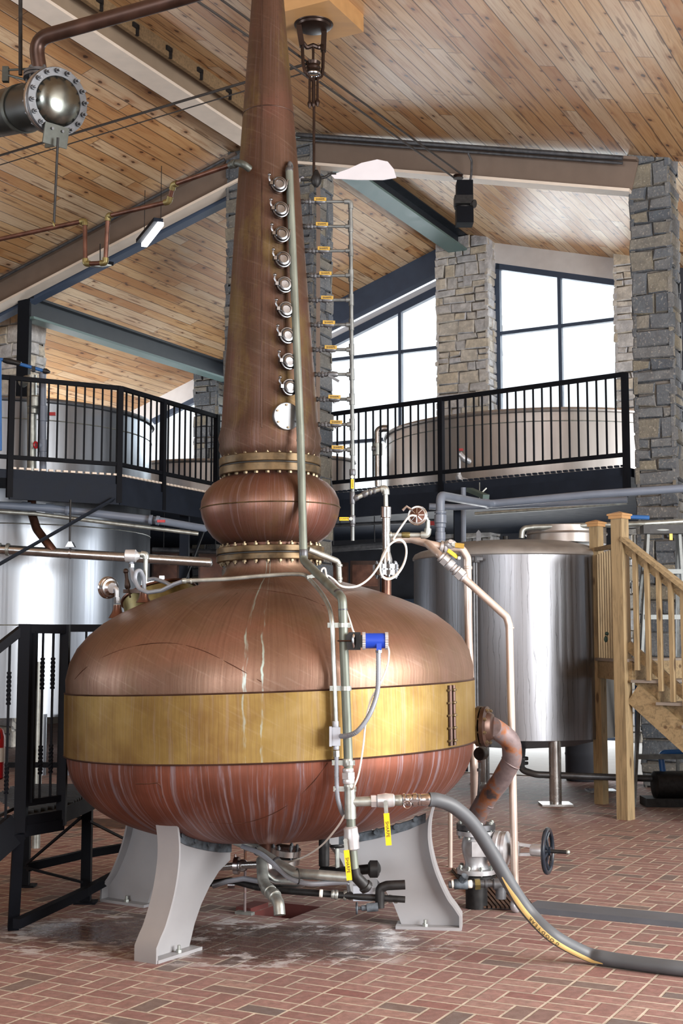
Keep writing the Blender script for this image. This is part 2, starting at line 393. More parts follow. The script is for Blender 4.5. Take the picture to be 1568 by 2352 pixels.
# knotty pine boards: local x along the boards, local y across
def planks(name, tone=1.0, w=0.178):
    t = NT(name); o = t.obj(); x, y, z = t.sep(o)
    yi = t.ma('DIVIDE', y, w); i = t.ma('FLOOR', yi); fy = t.ma('SUBTRACT', yi, i)
    r1 = t.n('ShaderNodeTexWhiteNoise', {'noise_dimensions': '1D'}, W=i).outputs['Value']
    xs = t.ma('DIVIDE', t.ma('MULTIPLY_ADD', r1, 9.0, x), 2.9); j = t.ma('FLOOR', xs); fx = t.ma('SUBTRACT', xs, j)
    r2 = t.n('ShaderNodeTexWhiteNoise', {'noise_dimensions': '2D'}, Vector=t.com(i, j)).outputs['Value']
    base = t.ramp(r2, (0.0, lin(178, 130, 84)), (0.35, lin(200, 156, 108)), (0.65, lin(212, 176, 130)), (1.0, lin(216, 194, 164)))
    off = t.ma('MULTIPLY', r2, 37.0)
    g = t.noise(t.com(t.ma('ADD', t.ma('MULTIPLY', x, 0.9), off), t.ma('MULTIPLY', y, 16.0), off), 1.6, 5, 0.6, 1.2)
    col = t.mix(t.ss(g, 0.42, 0.72), base, t.mix(0.55, base, lin(150, 92, 48)))
    blotch = t.noise(t.com(t.ma('MULTIPLY', x, 0.5), t.ma('MULTIPLY', y, 0.8), 0.0), 1.0, 3)
    col = t.mix(t.ma('MULTIPLY', t.ss(blotch, 0.4, 0.7), 0.35), col, lin(168, 108, 58))
    grey = t.noise(t.com(t.ma('ADD', x, off), t.ma('MULTIPLY', y, 3.0), 0.0), 1.1, 3)
    col = t.mix(t.ma('MULTIPLY', t.ss(grey, 0.55, 0.75), 0.4), col, lin(206, 188, 158))
    vor = t.n('ShaderNodeTexVoronoi', {'voronoi_dimensions': '2D'}, Vector=t.com(t.ma('ADD', t.ma('MULTIPLY', x, 2.3), off), t.ma('MULTIPLY', y, 4.6), 0.0), Scale=1.0, Randomness=1.0)
    dk = t.ma('ADD', vor.outputs['Distance'], t.ma('MULTIPLY', t.ma('SUBTRACT', t.noise(o, 26, 2), 0.5), 0.10))
    vc = t.sep(vor.outputs['Color']); hide = t.ma('GREATER_THAN', vc[0], 0.38)
    dk = t.ma('DIVIDE', dk, t.ma('MULTIPLY_ADD', vc[1], 0.95, 0.35))
    kn = t.ma('MULTIPLY', t.ss(dk, 0.10, 0.05), hide); halo = t.ma('MULTIPLY', t.ss(dk, 0.30, 0.08), hide)
    v2 = t.n('ShaderNodeTexVoronoi', {'voronoi_dimensions': '2D'}, Vector=t.com(t.ma('ADD', t.ma('MULTIPLY', x, 0.9), t.ma('MULTIPLY', off, 3.0)), t.ma('MULTIPLY', y, 9.0), 0.0), Scale=1.0, Randomness=1.0)
    d3 = t.ma('ADD', v2.outputs['Distance'], t.ma('MULTIPLY', t.ma('SUBTRACT', t.noise(t.com(t.ma('MULTIPLY', x, 9.0), t.ma('MULTIPLY', y, 60.0), 0.0), 1.0, 3), 0.5), 0.25))
    smear = t.ma('MULTIPLY', t.ss(d3, 0.22, 0.10), t.ma('GREATER_THAN', t.sep(v2.outputs['Color'])[0], 0.55))
    col = t.mix(t.ma('MULTIPLY', smear, 0.6), col, lin(104, 62, 34))
    col = t.mix(t.ma('MULTIPLY', halo, 0.45), col, lin(142, 84, 44)); col = t.mix(t.ma('MULTIPLY', kn, 0.85), col, lin(62, 36, 24))
    e = t.ma('MINIMUM', fy, t.ma('SUBTRACT', 1.0, fy)); e2 = t.ma('MULTIPLY', t.ma('MINIMUM', fx, t.ma('SUBTRACT', 1.0, fx)), 2.9 / w)
    gap = t.ss(t.ma('MINIMUM', e, t.ma('MULTIPLY', e2, 1.6)), 0.05, 0.02)
    col = t.mix(t.ma('MULTIPLY', gap, 0.8), col, lin(58, 36, 22))
    t.bump(t.ma('SUBTRACT', 1.0, gap), 0.4, 0.006)
    if tone != 1.0: col = t.mix(1.0, col, (tone, tone, tone), 'MULTIPLY')
    return t.fin(col, t.ma('MULTIPLY_ADD', g, 0.15, 0.36), 0.0)
M['planks'] = planks('knotty_pine_boards')

def stone(name, cols, mort):
    t = NT(name); o = t.obj(); rnd = t.n('ShaderNodeNewGeometry').outputs['Random Per Island']
    c = t.ramp(rnd, *cols); n = t.noise(o, 9, 6, 0.65); n2 = t.noise(o, 40, 3)
    c = t.mix(t.ss(n, 0.35, 0.7), t.mix(0.4, c, (0.05, 0.05, 0.055)), c)
    c = t.mix(t.ma('MULTIPLY', t.ss(n2, 0.55, 0.75), 0.3), c, lin(205, 198, 185))
    t.bump(t.ma('ADD', n, t.ma('MULTIPLY', n2, 0.4)), 0.6, 0.03)
    return t.fin(c, 0.85, 0.0)
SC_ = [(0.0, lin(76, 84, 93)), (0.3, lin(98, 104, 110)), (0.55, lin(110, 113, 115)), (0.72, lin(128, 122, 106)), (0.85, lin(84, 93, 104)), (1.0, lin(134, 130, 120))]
SP_ = [(0.0, lin(208, 209, 213)), (0.4, lin(222, 220, 218)), (0.7, lin(228, 216, 194)), (0.85, lin(212, 213, 218)), (1.0, lin(236, 228, 212))]  # field stone lightened: glare and window light put into the colour
M['stone_washed'] = stone('light_washed_field_stone', SP_, None)
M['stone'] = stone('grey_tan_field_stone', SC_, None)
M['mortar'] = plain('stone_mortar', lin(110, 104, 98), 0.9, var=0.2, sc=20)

def lumber(name, c, axis):
    t = NT(name); o = t.obj(); st = {'x': (0.9, 9, 9), 'y': (9, 0.9, 9), 'z': (9, 9, 0.9)}[axis]
    n = t.noise(t.scale(o, *st), 3.0, 5, 0.6, 1.0); col = t.ramp(n, (0.3, tuple(x * 0.55 for x in c)), (0.5, c), (0.75, tuple(min(1, x * 1.25) for x in c)))
    k = t.n('ShaderNodeTexVoronoi', Vector=t.scale(o, *[{0.9: 2.2, 9: 7}[q] for q in st]), Scale=1.0).outputs['Distance']
    col = t.mix(t.ma('MULTIPLY', t.ss(k, 0.16, 0.08), 0.8), col, lin(66, 44, 28))
    return t.fin(col, 0.65, 0.0)
LUM = lin(150, 131, 99)
M['lumber'] = lumber('treated_lumber_upright', LUM, 'z')
M['lumber_x'] = lumber('treated_lumber_board', LUM, 'x')

def tank_steel(name, c, streak=0.0, rough=0.32):
    t = NT(name); o = t.obj(); x, y, z = t.sep(o); th = t.ma('ARCTAN2', x, t.ma('MULTIPLY', y, -1.0))
    a = t.noise(t.com(t.ma('MULTIPLY', th, 7.0), t.ma('MULTIPLY', z, 0.25), 0.0), 2.0, 4, 0.6)
    f = t.noise(t.com(t.ma('MULTIPLY', th, 80.0), t.ma('MULTIPLY', z, 0.4), 0.0), 1.0, 2)
    col = t.ramp(a, (0.3, tuple(q * 0.78 for q in c)), (0.7, c))
    if streak:
        w = t.noise(t.com(t.ma('MULTIPLY', th, 5.0), t.ma('MULTIPLY', z, 1.2), 3.0), 2.0, 4)
        s1 = t.ma('ADD', t.ma('MULTIPLY', th, 19.0), t.ma('MULTIPLY', w, 1.5)); s1 = t.ma('FRACT', s1)
        line = t.ss(t.ma('ABSOLUTE', t.ma('SUBTRACT', s1, 0.5)), 0.06, 0.02)
        line = t.ma('MULTIPLY', line, t.ss(t.noise(t.com(t.ma('FLOOR', t.ma('MULTIPLY', th, 19.0)), t.ma('MULTIPLY', z, 0.8), 0.0), 1.7, 2), 0.35, 0.55))
        col = t.mix(t.ma('MULTIPLY', line, streak), col, (0.08, 0.08, 0.085))
    return t.fin(col, t.ma('MULTIPLY_ADD', f, 0.2, rough - 0.1), 0.9)
M['tank'] = tank_steel('brushed_stainless_tank', lin(150, 156, 164))
M['tank_streaked'] = tank_steel('streaked_stainless_tank', lin(152, 154, 160), 0.6, 0.34)
M['vat'] = tank_steel('pale_stainless_vat', lin(196, 190, 186), 0.0, 0.45)

# the still: local origin on its axis at floor level
def still_copper(name, base, dark, red, drip=0.0, streak=0.5, green=0.0, rough=0.38, scratch=0.3, patina=0.0, fk=70):
    t = NT(name); o = t.obj(); x, y, z = t.sep(o); th = t.ma('ARCTAN2', x, t.ma('MULTIPLY', y, -1.0)); th0 = th
    th = t.ma('ADD', th, t.ma('MULTIPLY', t.ma('SUBTRACT', t.noise(t.scale(o, 1.2, 1.2, 2.0), 1.6, 3, 0.5), 0.5), 0.03))
    cl = lambda kx, kz, sd=0.0: t.com(t.ma('MULTIPLY', th, kx), t.ma('MULTIPLY', z, kz), sd)
    blot = t.noise(o, 2.6, 4, 0.55); col = t.ramp(blot, (0.32, dark), (0.55, base), (0.75, red))
    fine = t.noise(cl(fk, 1.3, 2.0), 1.0, 5, 0.65)
    col = t.mix(t.ma('MULTIPLY', t.ss(fine, 0.42, 0.66), streak), col, t.mix(0.6, col, (0.10, 0.04, 0.025)))
    if patina:
        pt = t.noise(t.scale(o, 1.0, 1.0, 0.5), 3.4, 6, 0.65)
        col = t.mix(t.ma('MULTIPLY', t.ss(pt, 0.5, 0.68), patina), col, lin(104, 88, 50))
        sp = t.noise(o, 70, 3, 0.7); col = t.mix(t.ma('MULTIPLY', t.ss(sp, 0.55, 0.72), min(0.45, patina * 0.7)), col, (0.035, 0.022, 0.016))
    if scratch:
        sc = t.noise(t.com(t.ma('ADD', t.ma('MULTIPLY', x, 30.0), t.ma('MULTIPLY', z, 60.0)), t.ma('ADD', t.ma('MULTIPLY', x, 3.0), t.ma('MULTIPLY', z, -2.0)), 0.0), 1.0, 3)
        col = t.mix(t.ma('MULTIPLY', t.ss(sc, 0.55, 0.72), scratch), col, t.mix(0.4, col, (0.7, 0.6, 0.52)))
    if drip:
        d1 = t.noise(cl(19, 0.9, 5.0), 1.0, 6, 0.7, 0.25); m1 = t.ss(d1, 0.53, 0.64)
        d2 = t.noise(cl(58, 1.0, 9.0), 1.0, 5, 0.65, 0.2); m2 = t.ma('MULTIPLY', t.ss(d2, 0.54, 0.66), 0.5)
        mm = t.ma('MAXIMUM', m1, m2)
        col = t.mix(t.ma('MULTIPLY', mm, drip), col, t.ramp(d2, (0.35, lin(118, 100, 108)), (0.7, lin(180, 170, 178))))
    if green:
        for a0, wd in ((-0.06, 0.010), (0.015, 0.007)):
            wv = t.ma('MULTIPLY', t.ma('SUBTRACT', t.noise(t.com(0.0, 0.0, t.ma('MULTIPLY', z, 9.0)), 1.0, 3), 0.5), 0.05)
            ln = t.ss(t.ma('ABSOLUTE', t.ma('SUBTRACT', t.ma('SUBTRACT', th0, a0), wv)), wd, wd * 0.3)
            ln = t.ma('MULTIPLY', ln, t.ss(t.noise(cl(40, 6, 1.0), 1.0, 3), 0.38, 0.58))
            col = t.mix(t.ma('MULTIPLY', ln, green), col, lin(168, 190, 186))
    t.bump(t.ma('ADD', fine, t.ma('MULTIPLY', blot, 0.5)), 0.12, 0.01)
    return t.fin(col, t.ma('MULTIPLY_ADD', fine, 0.22, rough - 0.1), 0.72)
M['copper_dome'] = still_copper('brown_brushed_copper', lin(128, 101, 86), lin(110, 86, 70), lin(138, 102, 88), 0.0, 0.5, 0.9, 0.44, 0.14, 0.25)
M['copper_bowl'] = still_copper('streaked_red_copper', lin(136, 84, 68), lin(112, 70, 57), lin(152, 94, 74), 0.85, 0.6, 0.0, 0.46, 0.0)
M['copper_onion'] = still_copper('mottled_copper', lin(108, 76, 64), lin(92, 72, 55), lin(122, 78, 68), 0.3, 0.6, 0.0, 0.42, 0.0, 0.35)
M['copper_neck'] = still_copper('aged_brown_copper', lin(80, 58, 46), lin(68, 51, 39), lin(92, 61, 52), 0.10, 0.5, 0.0, 0.5, 0.08, 0.6)
M['brass_band'] = still_copper('scuffed_brass', lin(142, 118, 66), lin(112, 84, 42), lin(164, 142, 96), 0.16, 0.3, 0.45, 0.48, 0.08, 0.0, 110)
# ================================================================= the setting
N0 = WF(665, 2110); pa = (N0 - WF(578, 2098)).length; pb = (WF(725, 2082) - N0).length
def fp(a, b, z=0.0): return N0 + R * a + U * b + Z * z          # floor point from the near corner of the drain pit
mb = MB()
A_, B_ = [-30, -pa, 0, 30], [-12, 0, pb, 34]
for i in range(3):
    for j in range(3):
        if i == 1 and j == 1: continue
        mb.quad(fp(A_[i], B_[j]), fp(A_[i + 1], B_[j]), fp(A_[i + 1], B_[j + 1]), fp(A_[i], B_[j + 1]))
bmesh.ops.remove_doubles(mb.bm, verts=mb.bm.verts, dist=1e-4)
fl = struct(mb, 'floor', None)
for v in fl.data.vertices: v.co = v.co + fl.location
fl.location = (0, 0, 0); MW[fl.name] = Matrix(); fl.data.materials.append(M['brick'])
mb = MB(); q = [fp(-pa, 0), fp(0, 0), fp(0, pb), fp(-pa, pb)]
for i in range(4): mb.quad(q[i], q[(i + 1) % 4], q[(i + 1) % 4] - Z * .22, q[i] - Z * .22)
mb.quad(*[p - Z * .22 for p in q]); struct(mb, 'trim_1', M['pit_red'])
mb = MB(); mb.box(fp(-pa - .06, pb * .35, .012), (.1, .2, .03), R, U); struct(mb, 'trim_2', M['pit_red'])

def slab(name, d0, z0, slope, side, s0, s1, ln, th=.12):
    n = R * side - Z * slope; n.normalize(); x = U if side < 0 else U
    y = n; z = x.cross(y); sg = 1 if z.z > 0 else -1
    mb = MB(); l = ln * math.sqrt(1 + slope * slope)
    mb.box(((s0 + s1) / 2, l / 2, sg * th / 2), (s1 - s0, l, th))
    bm = mb.bm; me = bpy.data.meshes.new(name); bmesh.ops.recalc_face_normals(bm, faces=bm.faces); bm.to_mesh(me); bm.free()
    o = bpy.data.objects.new(name, me); COL.objects.link(o); p = G(0, d0, z0)
    o.matrix_world = Matrix(((x.x, y.x, z.x, p.x), (x.y, y.y, z.y, p.y), (x.z, y.z, z.z, p.z), (0, 0, 0, 1)))
    me.materials.append(M['planks']); o['kind'] = 'structure'; return o
slab('ceiling', -.05, 8.30, .25, 1, -25, .12, 13.8)
slab('ceiling_left', -.05, 8.30, .29, -1, -25, .12, 8.6)
slab('ceiling_rear', 0, 8.66, .27, 1, .13, 6.9, 8.5)
slab('ceiling_rear_left', 0, 8.66, .345, -1, .13, 6.9, 9.5)

S_, zr, zl = 6.62, (lambda d: 8.66 - .27 * d), (lambda d: 8.66 + .345 * d)
def gpoly(mb, pts, s=S_, th=.3): mb.prism([G(s, d, z) for d, z in pts], U * th)
# gable wall: solid parts around three tall windows and one glazed door under the deck
mb = MB()
gpoly(mb, [(2.95, 0), (9, 0), (9, zr(9)), (2.95, zr(2.95))]); gpoly(mb, [(2.6, 0), (2.95, 0), (2.95, 3.75), (2.6, 3.75)])
gpoly(mb, [(-9.2, 0), (-2.0, 0), (-2.0, 3.75), (-9.2, 3.75)]); gpoly(mb, [(-2.0, 2.3), (2.6, 2.3), (2.6, 3.75), (-2.0, 3.75)])
struct(mb, 'wall_back', M['dark_wall'])
mb = MB(); gpoly(mb, [(.3, zr(.3) - .36), (2.95, zr(2.95) - .36), (2.95, zr(2.95)), (.3, zr(.3))], S_ - .06, .3)
gpoly(mb, [(-9.2, zl(-9.2) - .36), (-5.1, zl(-5.1) - .36), (-5.1, zl(-5.1)), (-9.2, zl(-9.2))], S_ - .06, .3)
gpoly(mb, [(-5.1, zl(-5.1) - .62), (-.3, zl(-.3) - .62), (-.3, zl(-.3) - .46), (-5.1, zl(-5.1) - .46)], S_ - .02, .3)
struct(mb, 'trim_3', M['white_paint'])
def window(n, d0, d1, top, mull, trans, z0=3.75):
    fr = MB(); e = .055
    def bar(p, q, w=.11): fr.beam(p, q, w, .10, U)
    bar(G(S_, d0, z0), G(S_, d0, top(d0))); bar(G(S_, d1, z0), G(S_, d1, top(d1)))
    bar(G(S_, d0, z0), G(S_, d1, z0)); bar(G(S_, d0, top(d0) - .03), G(S_, d1, top(d1) - .03), .14)
    w = struct(fr, 'window_%d' % n, M['blue_beam'])
    for m in mull:
        b = MB(); b.beam(G(S_, m, z0), G(S_, m, top(m)), .06, .09, U); b.build('mullion', M['blue_beam'], w)
    for zt in trans:
        b = MB(); b.beam(G(S_, d0, zt), G(S_, d1, zt + .02), .06, .08, U); b.build('transom', M['blue_beam'], w)
    b = MB(); b.prism([G(S_ + .03, d0, z0), G(S_ + .03, d1, z0), G(S_ + .03, d1, top(d1)), G(S_ + .03, d0, top(d0))], U * .012); b.build('pane', M['glass'], w)
    return w
window(1, -4.95, -.42, lambda d: zl(d) - .62, (-3.0, -1.3), (6.76, 5.2))
window(2, .56, 2.75, lambda d: zr(d) - .36, (1.68,), (6.9, 5.3))
window(3, -9.0, -5.55, lambda d: zl(d) - .36, (-7.2,), (4.9,))
window(4, -2.0, 2.6, lambda d: 2.3, (-.9, .3, 1.5), (1.1,), 0.0)
mb = MB(); mb.prism([G(.6, -1.5, .004), G(.6, 6.5, .004), G(7.5, 6.5, .004), G(7.5, -1.5, .004)], Z * .006)
struct(mb, 'floor_rear', M['concrete'])
# right side room wall beyond the stone column, and the side walls of the hall with their tall openings
mb = MB(); gpoly(mb, [(5.35, 0), (9.2, 0), (9.2, 5.95), (5.35, 6.7)], .25, .2); struct(mb, 'wall_right_return', M['plaster'])
mb = MB()
for a, b, z0, z1 in ((-25, -12.5, 0, 5), (-12.5, -5.5, 0, .9), (-12.5, -5.5, 4.5, 5), (-5.5, .3, 0, 5)):
    mb.box(G((a + b) / 2, 13.5, (z0 + z1) / 2), (b - a, .2, z1 - z0), U, R)
struct(mb, 'wall_right', M['hall_wall'])
mb = MB()
for a, b, z0, z1 in ((-8.8, 2.0, 0, 8), (9.8, 13.6, 0, 6), (2.0, 9.8, 0, .8), (2.0, 9.8, 5.6, 8)):
    mb.box(G(-24.6, (a + b) / 2, (z0 + z1) / 2), (b - a, .2, z1 - z0), R, U)
struct(mb, 'wall_front', M['hall_wall'])
for n_, (p, q, ax) in enumerate(((G(-12.5, 13.55, .9), G(-5.5, 13.55, 4.5), U), (G(-17, -8.75, .9), G(-10.5, -8.75, 4.5), U), (G(-24.65, 2, .8), G(-24.65, 9.8, 5.6), R))):
    L_ = (V((q.x, q.y, 0)) - V((p.x, p.y, 0))).length; fr = MB()
    for k in range(5): fr.beam(p + ax * (L_ * k / 4), V((p.x, p.y, q.z)) + ax * (L_ * k / 4), .08, .1, ax)
    for k in range(3): z_ = p.z + (q.z - p.z) * k / 2; fr.beam(V((p.x, p.y, z_)), V((q.x, q.y, z_)), .08, .1)
    w_ = struct(fr, 'window_%d' % (n_ + 5), M['blue_beam']); g_ = MB(); nn = Z.cross(ax) * .012
    g_.prism([p, V((q.x, q.y, p.z)), q, V((p.x, p.y, q.z))], nn); g_.build('pane', M['glass'], w_)
mb = MB()
for a, b, z0, z1 in ((-25, -17, 0, 5.85), (-17, -10.5, 0, .9), (-17, -10.5, 4.5, 5.85), (-10.5, 7, 0, 5.85)):
    mb.box(G((a + b) / 2, -8.7, (z0 + z1) / 2), (b - a, .2, z1 - z0), U, R)
struct(mb, 'wall_left', M['hall_wall'])

# ---------------------------------------------------------------- stone columns
def stone_column(name, label, s, d, wd, ws, z0, z1, seed, big=1.0, mt='stone'):
    rd = random.Random(seed); t = thing(name, label, 'stone column', G(s, d, z0))
    mb = MB(); mb.box(G(s, d, (z0 + z1) / 2), (wd - .05, ws - .05, z1 - z0), R, U); mb.build('mortar_core', M['mortar'], t)
    mb = MB()
    for nrm, tan, w, off in ((-U, R, wd, ws), (R, U, ws, wd), (-R, U, ws, wd), (U, R, wd, ws)):
        z = z0
        while z < z1 - .02:
            h = min(rd.uniform(.11, .30) * big, z1 - z)
            if z1 - z - h < .08: h = z1 - z
            a = -w / 2
            while a < w / 2 - .01:
                l = rd.uniform(.16, .5) * big
                if w / 2 - a - l < .12 * big: l = w / 2 - a
                parts = [(z, h)] if (h < .2 or rd.random() < .55 or l > .35) else [(z, h * .5), (z + h * .5, h * .5)]
                for zz, hh in parts:
                    g = .004; pr = rd.uniform(-.008, .020); c = G(s, d, 0) + nrm * (off / 2 - .03)
                    j = lambda k=.014: rd.uniform(-k, k)
                    x0, x1, y0, y1 = a + g, a + l - g, zz + g, zz + hh - g
                    if a <= -w / 2: x0 -= .02 + pr * .6
                    if a + l >= w / 2 - .001: x1 += .02 + pr * .6
                    cor = [(x0 + j(), y0 + j()), (x1 + j(), y0 + j()), (x1 + j(), y1 + j()), (x0 + j(), y1 + j())]
                    back = [mb.bm.verts.new(c + tan * x + Z * y) for x, y in cor]
                    mid = [mb.bm.verts.new(c + tan * x + Z * y + nrm * (.03 + pr)) for x, y in cor]
                    cx = (x0 + x1) / 2; cy = (y0 + y1) / 2; k = .013
                    fr = [mb.bm.verts.new(c + tan * (x + k * (1 if x < cx else -1)) + Z * (y + k * (1 if y < cy else -1)) + nrm * (.048 + pr + j(.008))) for x, y in cor]
                    mb.skin(back, mid); mb.skin(mid, fr); mb.bm.faces.new(fr)
                a += l
            z += h
    mb.build('stonework', M[mt], t); return t
stone_column('stone_column', 'tall dark stone column at the right end of the raised deck railing', .2, 4.86, .42, .34, 0, 7.25, 3, .95)
stone_column('stone_column', 'stone column rising directly behind the copper neck under the roof apex', .2, -.10, 1.28, .5, 0, 8.1, 5, 1.0)
stone_column('stone_column', 'pale sunlit stone column between the two big right-hand windows', S_ - .1, .06, .92, .62, 0, 8.6, 8, .8, 'stone_washed')
stone_column('stone_column', 'narrow pale stone strip at the right edge of the right-hand window', S_ - .1, 2.98, .5, .5, 0, 7.95, 9, .85, 'stone_washed')
stone_column('stone_column', 'stone column beside the small left window, left of the copper neck', S_ - .1, -5.22, .5, .5, 0, 6.95, 11, .9)
stone_column('stone_column', 'pale stone column at the far left edge behind the upper tank', 1.26, -5.40, .5, .5, 0, 6.75, 12, 1.0, 'stone_washed')

# ---------------------------------------------------------------- roof steel
def ibeam(name, label, p0, p1, h, w, mweb, mflange, up=Z, tw=.03):
    t = thing(name, label, 'roof beam', (V(p0) + V(p1)) / 2 - Z * h)
    a, b, c = frame_of(V(p1) - V(p0), up)
    m = MB(); m.beam(p0, p1, tw, h, up, (0, -h / 2)); m.build('web', mweb, t)
    m = MB(); m.beam(p0, p1, w, .035, up, (0, -h)); m.build('bottom_flange', mflange, t)
    m = MB(); m.beam(p0, p1, w, .035, up, (0, 0)); m.build('top_flange', mweb, t)
    return t
rr = lambda d: 8.22 - .25 * d
rl = lambda d: 8.22 + .29 * d
ibeam('roof_rafter', 'taupe steel rafter sloping down right to the dark stone column', G(0, .35, rr(.35)), G(0, 4.75, rr(4.75)), .37, .22, M['tan_beam'], M['cream'])
ibeam('roof_rafter', 'taupe steel rafter sloping down left from the copper neck', G(0, -.6, rl(-.6)), G(0, -6.5, rl(-6.5)), .37, .22, M['tan_beam'], M['cream'])
rb = ibeam('ridge_beam', 'wide sand coloured ridge beam crossing the upper left ceiling', G(-.05, -.02, 8.28), G(-9, -.02, 8.28), .40, .30, M['ridge_tan'], M['cream'])
m = MB(); m.beam(G(-.05, .20, 8.17), G(-9, .20, 8.17), .05, .2); m.build('timber_nailer', M['nailer'], rb)
for k in range(9):
    m = MB(); p = G(-.35 - k * .62, .235, 8.16); m.box(p, (.10, .03, .05), U, R); m.box(p + U * .03 - Z * .05, (.03, .03, .10), U, R); m.build('bracket', M['black_iron'], rb)
ibeam('ridge_beam', 'dark blue grey ridge beam with pale underside running to the pale stone column', G(.2, 0, 8.62), G(S_ - .1, 0, 8.62), .27, .34, M['teal_beam'], M['teal_flange'])
ibeam('purlin_beam', 'dark steel beam rising right to the left window column', W(62, 684, 18.7), W(520, 838, 24.3), .30, .24, M['teal_beam'], M['teal_flange'])
m = MB(); m.beam(G(.22, -.6, rl(-.6) - .38), G(.22, -6, rl(-6) - .38), .16, .12, Z); solo(m, 'steel_angle', M['blue_beam'], 'slate blue steel strip running just beneath the left rafter', 'beam')
m = MB(); m.beam(G(S_ - .16, -.4, zl(-.4) - .22), G(S_ - .16, -5.0, zl(-5.0) - .22), .2, .42, Z); solo(m, 'steel_header', M['blue_beam'], 'dark slate header beam over the sloping middle window', 'beam')
m = MB(); m.beam(W(58, 690, 18.75), V((W(58, 690, 18.75).x, 18.75, 3.5)), .17, .17); solo(m, 'steel_post', M['black_steel'], 'black steel post under the left rafter by the upper tank', 'post')
m = MB(); m.beam(W(731, 378, 16.25), V((W(731, 378, 16.25).x, 16.25, 3.5)), .05, .05); solo(m, 'corner_post', M['tan_beam'], 'thin brown post against the right side of the middle stone column', 'post')

# ---------------------------------------------------------------- raised deck
DZ = 3.52
dA0, dA, dB, dC = V((-6.4, 13.4, 0)), V((-3.75, 14.65, 0)), V((-2.62, 15.25, 0)), V((-1.66, 17.2, 0))
dE, dM, dD = V((-.24, 17.1, 0)), V((.43, 16.75, 0)), V((3.18, 14.45, 0))
poly = [dA0, dA, dB, dC, dE, dD, G(.35, 4.62, 0), G(6.55, 4.62, 0), G(6.55, -8.5, 0), G(1, -8.5, 0)]
mb = MB(); mb.prism([p + Z * (DZ - .1) for p in poly], Z * .1); struct(mb, 'floor_deck', M['deck_steel'])
def fascia(name, label, a, b):
    t = thing(name, label, 'steel fascia', (a + b) / 2 + Z * 3.15)
    m = MB(); m.beam(a + Z * 3.30, b + Z * 3.30, .05, .24); m.build('channel', M['deck_steel'], t)
    m = MB(); n = max(3, int((b - a).length / .08)); dr = (b - a) / n
    for k in range(n): m.box(a + dr * (k + .5) + Z * 3.535, (dr.length * .62, .04, .022), dr)
    m.build('grating_edge', M['cream'] if a.x < -.5 else M['deck_steel'], t)
fascia('deck_fascia', 'dark steel channel edging the left deck in front of the big tank', dA, dB)
fascia('deck_fascia', 'blue grey steel channel edging the deck beside the copper onion bulb', dB, dC)
fascia('deck_fascia', 'dark steel channel along the right deck under its railing', dE, dD)
def railing(label, a, b, posts, nbal, top=4.57, bot=3.66):
    t = thing('deck_railing', label, 'railing', (a + b) / 2 + Z * 3.5)
    d = (b - a)
    m = MB(); m.beam(a + Z * top, b + Z * top, .05, .05); m.build('top_rail', M['black_steel'], t)
    m = MB(); m.beam(a + Z * bot, b + Z * bot, .045, .045); m.build('bottom_rail', M['black_steel'], t)
    for k in posts:
        m = MB(); p = a + d * k; m.beam(p + Z * 3.2, p + Z * (top + .02), .065, .065, d); m.build('post', M['black_steel'], t)
    for k in range(1, nbal + 1):
        m = MB(); p = a + d * (k / (nbal + 1)); m.beam(p + Z * bot, p + Z * top, .018, .018, d); m.build('baluster', M['black_steel'], t)
    return t
railing('black steel railing in front of the tall tank at left', dA, dB, (0, 1), 11)
railing('black steel railing angled back from the tall tank to the copper neck', dB, dC, (.42, 1), 16)
railing('long black steel railing along the deck on the right', dE, dD, (0, .43, 1), 36)
railing('short black steel railing section at the far left picture edge', dA0, dA, (0,), 20)

# ---------------------------------------------------------------- tanks that stand through or behind the deck
def vat(name, label, c, Rr, zt, mat, z0=0.0, bands=()):
    t = thing(name, label, 'tank', (c[0], c[1], z0)); o = V((c[0], c[1], 0))
    m = MB(); m.lathe([(Rr - .02, z0), (Rr, z0), (Rr, zt), (Rr - .02, zt), (Rr - .02, zt - .5), (0, zt - .5)], o, n=96, cap=False); m.lathe([(Rr, z0), (0, z0 - .1)], o, n=96, cap=False); m.build('shell', mat, t)
    m = MB(); m.torus(o + Z * zt, Z, Rr + .015, .03, 96); m.build('rim', mat, t)
    for zb in bands:
        m = MB(); m.torus(o + Z * zb, Z, Rr, .008, 96, 6); m.build('weld_seam', M['galv'], t)
    return t
vat('steel_tank', 'tall bright stainless tank rising through the left deck', (-4.52, 17.5), 1.93, 4.52, M['tank'], .68, (1.78, 3.0, 4.28))
vat('steel_vat', 'wide open stainless vat behind the right deck railing', (3.0, 19.15), 2.34, 4.60, M['vat'], 3.55, (4.45,))
vat('steel_vat', 'low pale vat behind the angled left railing', (-2.25, 21.6), 1.3, 4.42, M['vat'], 3.55)
vat('steel_vat', 'small pale vat glimpsed right behind the copper neck', (-.38, 20.6), .58, 4.43, M['vat'], 3.55)
